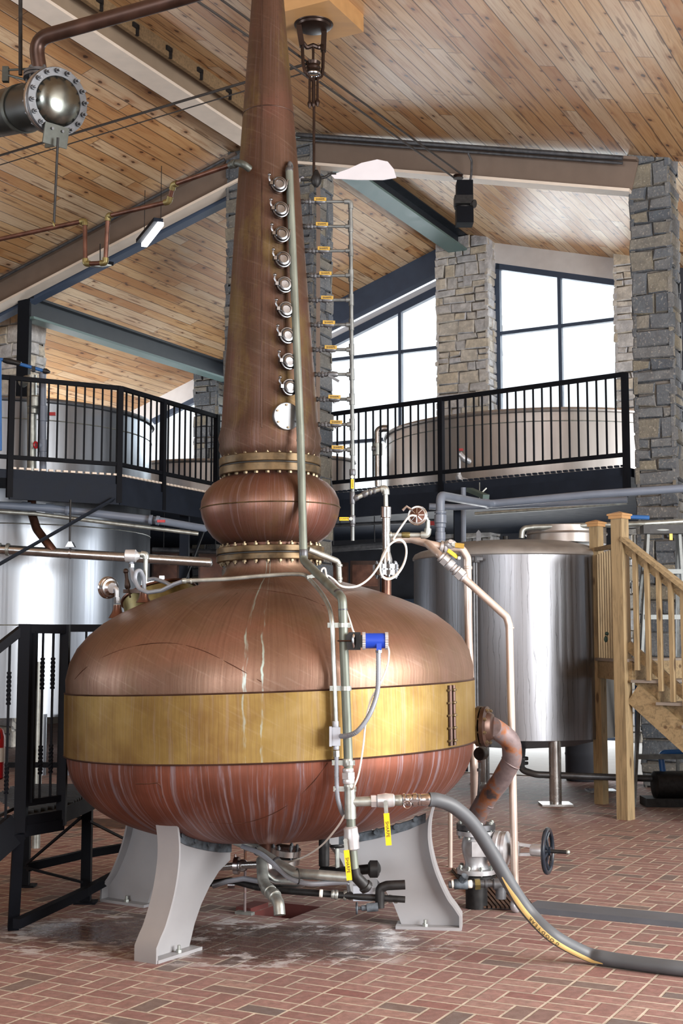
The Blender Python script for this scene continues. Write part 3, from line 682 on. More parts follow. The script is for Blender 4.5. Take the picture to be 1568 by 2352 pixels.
# ================================================================= the copper pot still
CX, CY = -0.40, 7.5
SO = V((CX, CY, 0))
def sil(x_l, x_r, y):
    """radius and height of the still where its outline is seen at x_l..x_r on image row y"""
    hw = (x_r - x_l) / 2
    v = (1176 - y) / F; k = CP - v * SP
    ta = hw / F / k; ca = math.cos(math.atan(ta)); Rr = CY * math.sin(math.atan(ta)); Ys = CY * ca * ca
    return Rr, EYE + ray(784, y).z * Ys
def still_xf(v):
    """the copper leans a touch to the left, and the pot's seams climb to the right"""
    x, y, z = v.x - CX, v.y - CY, v.z
    w = max(0.0, min(1.0, (2.6 - z) / 1.2)) * .022 + .012
    return V((v.x - .0105 * (z - 1.3), v.y, z + x * w))
still = thing('pot_still', 'large copper pot still with brass band and tall tapering neck', 'pot still', SO)
bandT, bandB = 1.315, .985
RB = sil(147, 1087, 1640)[0]
def lathe_part(name, prof, mat, par=still, n=128, cap=True):
    m = MB(); m.lathe(prof, SO, n=n, f=still_xf, cap=cap); return m.build(name, mat, par)
# bowl
pr = []
for k in range(0, 25):
    a = k / 24 * PI / 2
    pr.append(((RB - .012) * math.sin(a) ** (2 / 2.3), bandB - .515 * math.cos(a) ** (2 / 2.2)))
bowl = lathe_part('bowl', pr, M['copper_bowl'], cap=False)
band = lathe_part('brass_band', [(RB - .01, bandB - .006), (RB + .003, bandB - .004), (RB + .004, bandT + .004), (RB - .01, bandT + .006)], M['brass_band'], cap=False)
# dome, read off the outline
pts = [(147, 1087, 1566), (149, 1085, 1546), (160, 1077, 1508), (180, 1062, 1476), (206, 1036, 1448), (240, 1004, 1422), (280, 964, 1400), (322, 920, 1382), (366, 872, 1366), (410, 826, 1352), (452, 786, 1341), (482, 756, 1333), (503, 735, 1325), (514, 726, 1316), (519, 722, 1303), (520, 721, 1290)]
pr = [(RB - .004, bandT)] + [sil(*p) for p in pts[1:]]
dome = lathe_part('dome', pr, M['copper_dome'], cap=False)
zd = lambda r: next((pr[i][1] + (pr[i + 1][1] - pr[i][1]) * (pr[i][0] - r) / max(1e-6, pr[i][0] - pr[i + 1][0]) for i in range(len(pr) - 1) if pr[i][0] >= r >= pr[i + 1][0]), 1.9)
def dome_pt(ang, r):                       # ang 0 = towards the camera, positive = to the right
    return still_xf(SO + V((r * math.sin(ang), -r * math.cos(ang), zd(r))))
# neck with flanges
def flange(label, y0, y1, xl, xr, nb=26):
    r, za = sil(xl, xr, y0); zb = sil(xl, xr, y1)[1]; h = za - zb; mid = (za + zb) / 2
    f = lathe_part('flange', [(r - .07, mid + .004), (r - .004, mid + .004), (r, mid + .008), (r, za - .004), (r - .004, za), (r - .07, za)], M['brass_flange'], n=96, cap=False)
    f['label'] = label
    m = MB(); m.lathe([(r - .07, zb), (r - .004, zb), (r, zb + .004), (r, mid - .008), (r - .004, mid - .004), (r - .07, mid - .004)], SO, n=96, f=still_xf, cap=False); m.build('lower_ring', M['brass_flange'], f)
    m = MB(); m.lathe([(r - .07, mid - .0045), (r - .012, mid - .0045), (r - .012, mid + .0045), (r - .07, mid + .0045)], SO, n=96, f=still_xf, cap=False); m.build('gasket', M['ink'], f)
    for k in range(nb):
        a = 2 * PI * (k + .5) / nb; p = SO + V((math.cos(a), math.sin(a), 0)) * (r - .028)
        m = MB(); m.cyl(p + Z * (zb - .01), p + Z * (za + .01), .0055, n=8); m.hexa(p + Z * (za - .002), Z, .0125, .014); m.cyl(p + Z * (za + .01), p + Z * (za + .022), .006, n=8)
        m.hexa(p + Z * (zb + .002), -Z, .0125, .014); m.cyl(p + Z * (zb - .01), p + Z * (zb - .02), .006, n=8)
        for v in m.bm.verts: v.co = still_xf(v.co)
        m.build('bolt', M['bolt'], f)
    return r, za, zb
rl1 = flange('brass flange ring below the onion bulb', 1259, 1291, 497, 745)
ru1 = flange('brass flange ring above the onion bulb', 1054, 1094, 496, 730)
pts = [(516, 716, 1262), (518, 722, 1252), (506, 736, 1246), (487, 752, 1232), (470, 764, 1212), (459, 772, 1188), (455, 775, 1168), (457, 773, 1150), (466, 764, 1130), (483, 748, 1112), (500, 730, 1102), (512, 718, 1096), (516, 714, 1088)]
onion = lathe_part('onion_bulb', [sil(*p) for p in pts], M['copper_onion'], cap=False)
onr = sil(455, 775, 1168)
m = MB(); m.torus(SO + Z * onr[1], Z, onr[0] + .001, .004, 96, 6); [setattr(v, 'co', still_xf(v.co)) for v in m.bm.verts]; m.build('weld_seam', M['brass_flange'], onion)
def neck_hw(y):
    T = [(0, 37.0), (265, 58.5), (461, 74), (600, 84), (760, 95), (860, 103), (1000, 112.5)]
    for (a, b), (c, d) in zip(T, T[1:]):
        if a <= y <= c: return b + (d - b) * (y - a) / (c - a)
    return 37 + y * .081
NP = [(500, 714, 1057), (497, 721, 1046), (492, 727, 1034), (496, 727, 1020)]
pr = [sil(*p) for p in NP] + [sil(612 - neck_hw(y), 612 + neck_hw(y), y) for y in (1008, 980, 920, 860, 800, 740, 680, 600, 520, 461, 400, 340, 265, 200, 130, 60, 0)]
r_, z_ = pr[-1]; pr.append((r_ - .055, z_ + .75)); NECK = pr
neck = lathe_part('swan_neck', pr, M['copper_neck'], cap=False)
def neck_r(z):
    for (r0, z0), (r1, z1) in zip(NECK, NECK[1:]):
        if z0 <= z <= z1: return r0 + (r1 - r0) * (z - z0) / (z1 - z0)
    return NECK[-1][0]
for y in (265, 1004):
    r0, z0 = sil(612 - neck_hw(min(y, 1000)), 612 + neck_hw(min(y, 1000)), y)
    m = MB(); m.torus(SO + Z * z0, Z, r0 + .0005, .0032, 96, 6); [setattr(v, 'co', still_xf(v.co)) for v in m.bm.verts]; m.build('weld_seam', M['dark_copper'], neck)
m = MB(); q = []
for y in (1000, 800, 600, 400, 265, 100, 0):
    z0 = sil(612 - neck_hw(y), 612 + neck_hw(y), y)[1]; q.append(still_xf(SO + V((-.03, -(neck_r(z0) + .0005), z0))))
m.tube(q, .003, 6); m.build('vertical_seam', M['dark_copper'], neck)
# patch seams on the bowl and the dome
for zz, rr_, par, mt in ((bandT + .004, RB + .002, band, M['dark_copper']), (bandB - .004, RB + .002, band, M['dark_copper'])):
    m = MB(); m.torus(SO + Z * zz, Z, rr_, .005, 128, 6); [setattr(v, 'co', still_xf(v.co)) for v in m.bm.verts]; m.build('band_edge', mt, par)
# bolted clamp of the brass band (right of the front)
ab = math.radians(57)
for da in (-.016, .016):
    m = MB(); a = ab + da; m.tube([still_xf(SO + V(((RB + .012) * math.sin(a), -(RB + .012) * math.cos(a), z))) for z in (bandB + .01, bandT - .01)], .011, 8); m.build('clamp_lug', M['dark_copper'], band)
for k in range(5):
    z = bandB + .035 + k * (bandT - bandB - .07) / 4; m = MB()
    P = lambda a, r: still_xf(SO + V((r * math.sin(a), -r * math.cos(a), z)))
    m.cyl(P(ab - .035, RB + .016), P(ab + .035, RB + .016), .006, n=8); m.sphere(P(ab, RB + .026), .009, n=10, m=6); m.build('clamp_bolt', M['bolt'], band)

# sight port caps up the neck
def surf(x, y):                             # point on the neck's front where the image shows (x, y), with its outward direction
    Y = CY - .2
    for _ in range(6):
        p = W(x, y, Y); cx = CX - .0105 * (p.z - 1.3); r = neck_r(p.z); dx = p.x - cx
        Y = CY - math.sqrt(max(r * r - dx * dx, 1e-4))
    p = W(x, y, Y); n = V((p.x - cx, p.y - CY, 0)).normalized(); return p, n
for k, (x, y) in enumerate(((636, 430), (639, 487), (641, 544), (644, 601), (647, 659), (650, 716), (653, 775), (656, 834), (658, 893))):
    p, n = surf(x, y); sd = Z.cross(n)
    m = MB(); m.cyl(p - n * .02, p + n * .045, .030, n=24); sp = m.build('sight_port', M['copper_neck'], still)
    m = MB(); m.lathe([(.036, .045), (.038, .050), (.038, .058), (.034, .064), (.024, .066), (.022, .061), (.0, .0605)], p, n, 28); m.build('cap', M['port_steel'], sp)
    m = MB(); m.torus(p + n * .050, n, .043, .0058, 28, 8); e = p + n * .05 - sd * .046
    m.tube([e - sd * .002 + Z * .006, e - sd * .014 + Z * .03, e - sd * .012 + Z * .052], .006, 8); m.sphere(e - sd * .012 + Z * .052, .010, n=10, m=6)
    m.box(e - sd * .004, (.018, .03, .02), sd, n); m.tube([p + n * .05 + sd * .046, p + n * .05 + sd * .05 + Z * .035], .005, 8); m.build('clamp', M['port_steel'], sp)
    m = MB(); m.torus(p + n * .012, n, .040, .0045, 28, 8, PI * .0, PI * 2); m.build('collar', M['dark_copper'], sp)
# round access plate
p, n = surf(655, 958); sd = Z.cross(n)
m = MB(); m.lathe([(.074, -.02), (.078, .018), (.078, .030), (.075, .033), (0, .033)], p, n, 48); ap = m.build('access_plate', M['plate_steel'], still)
for k in range(6):
    a = PI / 3 * k + .6; q = p + n * .033 + (sd * math.cos(a) + Z * math.sin(a)) * .064
    m = MB(); m.hexa(q, n, .006, .008); m.build('bolt', M['bolt'], ap)

# --- legs
DIRA = V((-.42, -.908, 0)).normalized(); DIRB = V((DIRA.y * -1, DIRA.x, 0)).normalized()
OUT = [(0, 0), (0, .075), (.03, .12), (.07, .175), (.125, .295), (.155, .40), (.168, .50), (.160, .60), (.130, .70), (.100, .775)]
def sp2(p): return [(v.x, v.y) for v in spline([(a, b, 0) for a, b in p], 5)]
OUT = OUT[:2] + sp2(OUT[2:])
IN = [(.33, 0), (.335, .02), (.375, .12), (.43, .21), (.50, .29), (.58, .355), (.68, .40)]
def leg(dr, rho, lab):
    qt = max(.10, rho - 1.065); O_ = [(q + (qt - .10) * min(1, z / .775) ** 1.2, z) for q, z in OUT if z < .74] + [(qt, .76)]
    sd = Z.cross(dr); P = lambda q, z, s=0.0: SO + dr * (rho - q) + Z * z + sd * s
    top = []
    for k in range(7):
        q = qt + (.68 - qt) * k / 6; r = rho - q
        zz = min(z for rr_, z in [(a, b) for a, b in ((bx, bz) for bx, bz in BOWL)] if rr_ >= r - .03) if r < RB - .02 else .8
        top.append((q, zz - .045))
    poly = [p for p in O_ if p[1] < top[0][1] - .012] + [(next(a[0] + (b[0] - a[0]) * (top[0][1] - a[1]) / (b[1] - a[1]) for a, b in zip(O_, O_[1:]) if a[1] <= top[0][1] <= b[1] and b[1] > a[1]) + .011, top[0][1])] + top[1:] + IN[::-1]
    m = MB(); m.prism([P(max(q, .0) + (.012 if (q, z) in O_ else 0), z, -.012) for q, z in poly], sd * .024); lg = m.build('leg', M['leg_grey'], still); lg['label'] = lab
    m = MB(); o = O_[:-1] + [(qt, max(top[0][1], .74) + .025)]
    m.prism([P(q, z, -.069) for q, z in o] + [P(q + .013, z, -.069) for q, z in o[::-1]], sd * .138); m.build('outer_flange', M['leg_grey'], lg)
    m = MB(); m.prism([P(.01, .0, -.075), P(.36, .0, -.075), P(.36, .0, .075), P(.01, .0, .075)], Z * .016); m.build('foot_plate', M['leg_grey'], lg)
    for s in (-1, 1):
        m = MB(); b = P(.2, .016, s * .05); m.hexa(b, Z, .016, .014); m.cyl(b, b + Z * .035, .008, n=8); m.build('anchor_bolt', M['galv'], lg)
    m = MB(); tp = [(q, z) for q, z in top if q > qt + .03]
    for (q0, z0), (q1, z1) in zip(tp, tp[1:]):
        m.prism([P(q0, z0 - .004, -.02), P(q1, z1 - .004, -.02), P(q1, z1 + .042, -.02), P(q0, z0 + .042, -.02)], sd * .04)
    bmesh.ops.remove_doubles(m.bm, verts=m.bm.verts, dist=1e-4)
    for k in range(1, 5):
        q = qt + .04 + .11 * k; zz = top[min(6, int((q - qt) / (.68 - qt) * 6))][1] + .012; m.cyl(P(q, zz, -.03), P(q, zz, .03), .014, n=10)
    m.build('saddle_strip', M['verdigris'], lg)
BOWL = [((RB - .012) * math.sin(k / 60 * PI / 2) ** (2 / 2.3), bandB - .515 * math.cos(k / 60 * PI / 2) ** (2 / 2.2)) for k in range(61)]
def to(x, y):
    d = WF(x, y) - SO; return d.normalized(), d.length
(DA, rA), (DB, rB), (DC, rC) = to(333, 2211), to(1061, 2132), to(247, 2066)
leg(DA, rA, 'front leg of the still, left of centre'); leg(DB, rB, 'right leg of the still')
leg(DC, rC, 'shaded left rear leg of the still'); leg(-DA, 1.2, 'rear leg of the still')
# ================================================================= pipework on the still
PROF = BOWL + [(RB, bandB), (RB, bandT)] + [(r, z) for r, z in [sil(*p) for p in [(149, 1085, 1546), (160, 1077, 1508), (180, 1062, 1476), (206, 1036, 1448), (240, 1004, 1422), (280, 964, 1400), (322, 920, 1382), (366, 872, 1366), (410, 826, 1352), (452, 786, 1341), (482, 756, 1333), (503, 735, 1325), (514, 726, 1316), (519, 722, 1303)]]] + [sil(497, 745, 1292), sil(497, 745, 1258)] + [sil(*p) for p in [(518, 722, 1252), (506, 736, 1246), (487, 752, 1232), (470, 764, 1212), (459, 772, 1188), (455, 775, 1168), (457, 773, 1150), (466, 764, 1130), (483, 748, 1112)]] + [sil(496, 730, 1094), sil(496, 730, 1054)] + NECK
def prof_r(z):
    b = 0
    for (r0, z0), (r1, z1) in zip(PROF, PROF[1:]):
        if min(z0, z1) <= z <= max(z0, z1): b = max(b, r0 + (r1 - r0) * ((z - z0) / (z1 - z0) if abs(z1 - z0) > 1e-6 else 0))
    return b
def on(x, y, off=0.0, near=5.6):
    """the point of the still's surface that the image shows at (x, y), moved off towards the camera"""
    Y = near
    while Y < 8.4:
        p = W(x, y, Y); dx = p.x - CX + .0105 * (p.z - 1.3); w = max(0.0, min(1.0, (2.6 - p.z) / 1.2)) * .022 + .012
        if math.hypot(dx, p.y - CY) < prof_r(p.z - dx * w): break
        Y += .004
    else: Y = CY
    return W(x, y, Y - off)
def pipe_thing(name, label, cat, pts, r, mat, bend=.05, n=14, part='pipe'):
    t = thing(name, label, cat, min(pts, key=lambda p: p.z)); m = MB(); m.tube(pts, r, n, bend); m.build(part, mat, t); return t
def sleeve(par, p0, p1, r, mat, name='coupling', n=16, k=None):
    m = MB(); p0, p1 = V(p0), V(p1)
    if n == 6: m.cyl(p0, p1, r, n=6)
    else:
        d = (p1 - p0); e = min(.004, d.length * .2) / max(d.length, 1e-6)
        m.lathe([(r * .9, 0), (r, d.length * e), (r, d.length * (1 - e)), (r * .9, d.length)], p0, d, n)
    return m.build(name, mat, par)
def lever(par, p, dr, face, ln, w, mat=None, txt=None, neck=.022, flip=False):
    """ball valve lever: steel shank plus a flat coloured sleeve, lettered along its length"""
    dr = V(dr).normalized(); face = V(face); face = (face - dr * face.dot(dr)).normalized(); sd = dr.cross(face)
    m = MB(); m.box(p + dr * (neck / 2) + face * .004, (neck + .012, w * .7, .004), dr, sd); m.hexa(p, face, .011, .013); h0 = m.build('handle_shank', M['galv'], par)
    m = MB(); m.box(p + dr * (neck + ln / 2) + face * .004, (ln, w, .007), dr, sd); m.bevel(.002); h = m.build('lever_handle', mat or M['yellow'], par)
    if txt:
        x = -dr if flip else dr
        text('lettering', txt, w * .8, p + dr * (neck + ln * .5) + face * .0082, x, face.cross(x), M['ink'], h, .0004)
    return h
YP = 6.36
# --- tall galvanised drain pipe down the front of the still
top = on(664, 392, .045); e1 = W(697, 1287, 7.06); e2 = W(786, 1374, YP)
t = pipe_thing('drain_pipe', 'long pale green galvanised pipe running down the front of the still', 'pipe', [top, W(690, 1000, 7.18), e1, e2, W(790, 1500, YP), W(798, 1700, YP), W(803, 1835, YP), W(809, 1950, YP), W(814, 2002, YP)], .0225, M['green_pipe'], .045)
m = MB(); m.sphere(top, .0235, (1, 1, 1.2)); m.tube([top + Z * .01, top + V((0, .02, .06)), top + V((.01, .06, .055)), top + V((.01, .09, .04))], .011, 10, .03); m.build('end_cap', M['dark_pipe'], t)
for a, b in (((690, 1008), (690.3, 1014)), ((697, 1262), (697, 1282)), ((703, 1293), (709, 1299)), ((735, 1323), (739, 1327)), ((775, 1362), (779, 1366)), ((787, 1398), (787.3, 1402))):
    ya = 7.18 if a[1] < 1100 else 7.065 if a[1] < 1290 else None
    if ya is None:
        f = lambda q: W(q[0], q[1], 7.06 + (YP - 7.06) * min(1, max(0, (q[0] - 697) / 89.0)))
        p, q = f(a), f(b)
    else: p, q = W(*a, ya), W(*b, ya)
    sleeve(t, p, q, .0238, M['dark_pipe'], 'joint_ring')
for yA, yB, r, mt, n in ((1742, 1760, .0255, 'galv', 16), (1764, 1774, .027, 'silver_paint', 16), (1774, 1788, .034, 'silver_paint', 6), (1788, 1800, .029, 'silver_paint', 16), (1800, 1812, .025, 'galv', 16)):
    sleeve(t, W(796 + (yA - 1700) * .045, yA, YP), W(796 + (yB - 1700) * .045, yB, YP), r, M[mt], 'union', n)
m = MB(); m.tube([W(803, 1808, YP), W(804.5, 1880, YP)], .0275, 16); m.tube([W(803, 1842, YP), W(852, 1840, YP)], .0235, 16); m.build('tee_fitting', M['galv'], t)
sleeve(t, W(852, 1840, YP), W(864, 1839.5, YP), .031, M['silver_paint'], 'hex_nipple', 6)
m = MB(); m.lathe([(.024, 0), (.031, .006), (.033, .03), (.036, .045), (.033, .06), (.031, .082), (.024, .088)], W(864, 1839.5, YP), W(906, 1838, YP) - W(864, 1839.5, YP), 20); m.build('ball_valve', M['silver_paint'], t)
lever(t, W(885, 1843, YP - .038), W(892, 1935, YP) - W(885, 1843, YP), (0, -1, 0), .150, .027, txt='SHARPE', neck=.05)
sleeve(t, W(906, 1838, YP), W(924, 1837.6, YP), .026, M['galv'], 'nipple')
for a, b, r in ((924, 932, .031), (933, 946, .028), (946, 958, .033), (959, 966, .029), (966, 990, .029)): sleeve(t, W(a, 1837, YP), W(b, 1836.6, YP), r, M['chrome'], 'cam_coupling')
m = MB(); m.torus(W(935, 1848, YP - .03), (0, 1, 0), .018, .002, 20, 6); m.box(W(952, 1839, YP - .033), (.035, .008, .012)); m.build('cam_ring', M['chrome'], t)
m = MB(); m.lathe([(.025, 0), (.034, .008), (.034, .03), (.038, .05), (.034, .07), (.034, .105), (.025, .112)], W(804.5, 1898, YP), W(809.5, 1952, YP) - W(804.5, 1898, YP), 20); m.build('ball_valve', M['silver_paint'], t)
lever(t, W(793, 1930, YP - .042), W(797, 2022, YP) - W(788, 1932, YP), (0, -1, 0), .140, .026, txt='SHARPE', neck=.045)
m = MB(); m.tube([W(813, 1995, YP), W(816, 2012, YP), W(838, 2035, YP + .02), W(842, 2040, YP + .03)], .027, 14, .03); m.lathe([(.03, 0), (.034, .003), (.034, .02), (.03, .024)], W(836, 2033, YP + .02), (.7, .25, -.7), 16); m.build('iron_elbow', M['black_iron'], t)
for y, xa, xb in ((1436, 752, 805), (1581, 757, 807), (1752, 762, 815), (1812, 765, 818)):
    m = MB(); m.beam(W(xa, y, YP - .005), W(xb, y, YP - .005), .006, .024, Z); xp = 787 + (y - 1400) * .0385
    m.ann(W(xp, y - 5, YP), W(xp, y + 5, YP), .0228, .0265, 20)
    m.hexa(W(xa + 4, y, YP - .008), (0, -1, 0), .006, .008); m.hexa(W(xb - 4, y, YP - .008), (0, -1, 0), .006, .008); m.build('pipe_clamp', M['galv'], t)
# --- side bend from the lower flange back onto the dome
t = pipe_thing('bypass_pipe', 'short galvanised bend behind the drain pipe dropping onto the dome', 'pipe', [W(708, 1262, 7.2), W(777, 1290, 7.3), W(779, 1338, 7.3)], .0165, M['galv'], .03)
sleeve(t, W(779, 1296, 7.3), W(779, 1302, 7.3), .0185, M['galv'], 'collar'); sleeve(t, W(779, 1326, 7.3), W(779, 1333, 7.3), .0185, M['galv'], 'collar')
# --- thin instrument conduit with its junction box
c = [W(425, 1334, 7.02), W(520, 1330, 7.0), W(600, 1323, 7.0), W(688, 1319, 6.95), W(712, 1332, 6.85), W(744, 1372, 6.55), W(761, 1420, YP), W(766, 1520, YP), W(772, 1668, YP)]
t = pipe_thing('instrument_conduit', 'thin grey conduit over the dome and down beside the drain pipe', 'conduit', spline(c, 6), .0115, M['galv'], None, 10)
for a, b in ((418, 428), (436, 441)): sleeve(t, W(a, 1334.5, 7.02), W(b, 1334, 7.02), .015, M['galv'], 'coupling')
m = MB(); a, b = W(705, 1326, 6.85), W(735, 1320, 6.85); m.beam(a, b, .006, .018, Z); m.build('pipe_clamp', M['galv'], t)
m = MB(); m.box(W(769, 1691, YP), (.052, .045, .088)); m.bevel(.005); m.build('junction_box', M['box_grey'], t)
m = MB(); m.box(W(759, 1691, YP - .012), (.012, .052, .094)); m.bevel(.004); m.build('box_cover', M['box_grey'], t)
sleeve(t, W(770.5, 1656, YP), W(771, 1671, YP), .016, M['box_grey'], 'hub'); sleeve(t, W(772, 1711, YP), W(772, 1722, YP), .015, M['box_grey'], 'hub')
sleeve(t, W(772, 1724, YP), W(772.5, 1738, YP), .0165, M['galv'], 'gland', 6)
m = MB(); q = spline([W(772.5, 1738, YP), W(773, 1790, YP), W(775, 1830, YP), W(784, 1862, YP + .02), W(792, 1876, YP + .1)], 14); m.tube(q, .011, 10, rad=[.0112 + .0012 * (k % 2) for k in range(len(q))]); m.build('flexible_conduit', M['flex'], t)
# --- blue transmitter on its bracket, with corrugated conduit to the box
YT = 6.30
t = thing('level_transmitter', 'bright blue cylindrical transmitter on a black bracket beside the drain pipe', 'transmitter', W(840, 1495, YT))
m = MB(); m.prism([W(794, 1460, YT + .03), W(802, 1452, YT + .03), W(828, 1452, YT + .03), W(828, 1493, YT + .03), W(799, 1493, YT + .03), W(796, 1488, YT + .03)], (0, -.008, 0)); m.box(W(830, 1473, YT), (.02, .05, .06)); m.build('bracket', M['black_iron'], t)
m = MB(); m.sphere(W(812, 1472, YT + .015), .018, (.5, .5, 2.0)); m.build('bracket_plate', M['chrome'], t)
m = MB(); m.tube([W(776, 1472, YT + .09), W(777, 1472, YT + .028), W(806, 1472, YT + .015)], .004, 8, .01); m.build('u_bolt', M['dark_copper'], t)
ca, cb = W(839, 1472, YT), W(884, 1472, YT); ax = cb - ca
m = MB(); m.cyl(ca, cb, .037, n=32); m.build('housing', M['blue'], t)
for p, d in ((ca, -1), (cb, 1)):
    m = MB(); q = p + ax.normalized() * d * .015; aa, bb, _ = frame_of(ax)
    r0 = [[m.bm.verts.new(c_ + (aa * math.cos(2 * PI * k / 48) + bb * math.sin(2 * PI * k / 48)) * (.040 + (.0025 if k % 2 else 0))) for k in range(48)] for c_ in (p, q)]
    m.skin(*r0); m.bm.faces.new(r0[0][::-1]); m.bm.faces.new(r0[1]); m.build('end_cover', M['silver_paint'], t)
m = MB(); m.box(W(870, 1483, YT - .02), (.024, .03, .045)); m.bevel(.004); m.build('conduit_hub', M['blue'], t)
sleeve(t, W(869, 1493, YT - .02), W(869, 1499, YT - .02), .017, M['chrome'], 'gland', 6)
m = MB(); q = spline([W(869, 1499, YT - .02), W(868.5, 1545, YT - .03), W(866, 1590, YT - .04), W(849, 1640, YT - .06), W(822, 1678, YT - .06), W(797, 1690, YT - .02), W(782, 1691, YT + .04)], 16); m.tube(q, .0115, 12, rad=[.0108 + .0016 * (k % 2) for k in range(len(q))]); m.build('corrugated_conduit', M['flex'], t)
# --- white signal cable: gauge, loop, over the shoulder, down to the transmitter
gz = lambda x, y, Y: W(x, y, Y)
loop = []
for k in range(45):
    a = -2.3 + k / 44 * (4 * PI + .9); loop.append(W(903 + 29 * math.cos(a) - 8 * math.sin(a), 1283 + 44 * math.sin(a) - 7 * math.cos(a) + k * .1, 7.38 - .0012 * k))
q = [W(955, 1185, 7.42), W(945, 1184, 7.38), W(934, 1192, 7.38), W(905, 1235, 7.38)] + loop[2:-3] + [W(868, 1302, 7.3), W(846, 1330, 7.2), W(818, 1347, 7.1), W(785, 1347, 6.98), W(765, 1330, 6.9)]
m = MB(); m.tube(spline(q, 4), .0058, 8); solo(m, 'signal_cable', M['white_cable'], 'white cable coiled in a loop around the flanged standpipe on the dome', 'cable')
q = [W(765, 1330, 6.9), W(752, 1322, 6.86), W(741, 1326, 6.84), W(738, 1310, 6.84), W(746, 1306, 6.84), W(752, 1330, 6.84), W(770, 1352, 6.7), W(790, 1390, 6.5), W(803, 1425, 6.38), W(812, 1452, 6.34), W(822, 1458, 6.34)]
m = MB(); m.tube(spline(q, 8), .005, 8); solo(m, 'signal_cable', M['white_cable'], 'white cable hugging the drain pipe above the blue transmitter', 'cable')
q = [W(888, 1480, 6.3)] + [W(x, y, 6.27) for x, y in ((893, 1497), (889, 1530), (874, 1568), (852, 1606), (840, 1655), (834, 1712), (824, 1775), (813, 1806))] + [W(806, 1818, 6.38), W(798, 1850, 6.42), W(787, 1880, 6.4), W(768, 1908, 6.5), W(738, 1942, 6.7), W(700, 1967, 6.9), W(655, 1982, 7.1), W(628, 1985, 7.2)]
m = MB(); m.tube(spline(q, 8), .0048, 8); solo(m, 'signal_cable', M['white_cable'], 'white cable hanging from the blue transmitter down under the pot', 'cable')

# --- ladder shaped sampling manifold on the right of the neck
YL = 7.5
lad = thing('sampling_manifold', 'ladder shaped manifold of small pipes and valves right of the neck', 'pipe manifold', W(810, 1240, YL))
lx = lambda y: 804.5 + (y - 460) * .008
m = MB(); m.tube([W(lx(463), 463, YL), W(lx(1075), 1075, YL), W(809.5, 1242, YL)], .0115, 12); m.build('riser_pipe', M['old_galv'], lad)
m = MB(); m.torus(W(796, 471, YL), (0, 1, 0), .022, .014, 12, 10, -PI / 2 - PI, -PI / 2 - PI / 2) if False else m.tube([W(790, 463, YL), W(805, 463, YL), W(805, 480, YL)], .0155, 12, .02); m.build('elbow', M['old_galv'], lad)
for k, y in enumerate((463, 520, 576, 633, 689, 746, 803, 860, 917, 975, 1033)):
    xs = 613 + neck_hw(min(y, 1000)) - (2 if y < 1000 else 0); x0 = xs + 2
    m = MB(); m.tube([W(xs - 8, y, YL), W(lx(y), y, YL)], .0092, 10); rg = m.build('rung_pipe', M['old_galv'], lad)
    sleeve(rg, W(x0, y, YL), W(x0 + 11, y, YL), .015, M['black_iron'], 'stub', 12)
    for a, b, r in ((13, 20, .015), (21, 27, .019), (28, 35, .014)): sleeve(rg, W(x0 + a, y, YL), W(x0 + b, y, YL), r, M['dark_pipe'], 'union_nut', 8)
    m = MB(); m.lathe([(.010, 0), (.015, .006), (.017, .02), (.0195, .032), (.017, .044), (.015, .058), (.010, .064)], W(x0 + 35, y, YL), (1, 0, 0), 12); m.cyl(W(x0 + 47, y, YL), W(x0 + 47, y + 9, YL), .007, n=8); m.build('ball_valve', M['dark_pipe'], rg)
    m = MB(); h0 = W(x0 + 35, y - 5, YL - .018)
    if k == 7: m.beam(W(x0 + 38, y + 2, YL - .02), W(x0 + 62, y + 16, YL - .02), .006, .014)
    else: m.beam(W(x0 + 34, y - 6, YL - .018), W(x0 + 62, y - 5, YL - .018), .005, .021, Z)
    hd = m.build('lever_handle', M['old_yellow'] if k != 7 else M['dark_pipe'], rg)
    if k != 7: text('lettering', 'SHARPE', .015, W(x0 + 48, y - 5.5, YL - .0215), (1, 0, 0), (0, 0, 1), M['ink'], hd, .0003)
    if k: 
        m = MB(); m.tube([W(lx(y) - .5, y - 13, YL), W(lx(y), y + 13, YL)], .0155, 12); m.tube([W(lx(y) - 12, y, YL), W(lx(y), y, YL)], .0145, 12); m.build('tee_fitting', M['old_galv'], rg)
for a, b, r in ((1078, 1092, .019), (1092, 1100, .016), (1100, 1124, .015), (1130, 1158, .0155), (1184, 1204, .018), (1204, 1210, .015)): sleeve(lad, W(809, a, YL), W(809.2, b, YL), r, M['dark_pipe'], 'fitting', 10)
lever(lad, W(809, 1096, YL - .022), (0, 0, -1), (0, -1, 0), .055, .016, M['yellow'], 'SHARPE', .012)
lever(lad, W(806, 1192, YL - .022), (-1, 0, 0), (0, -1, 0), .055, .019, M['yellow'], 'SHARPE', .012, True)
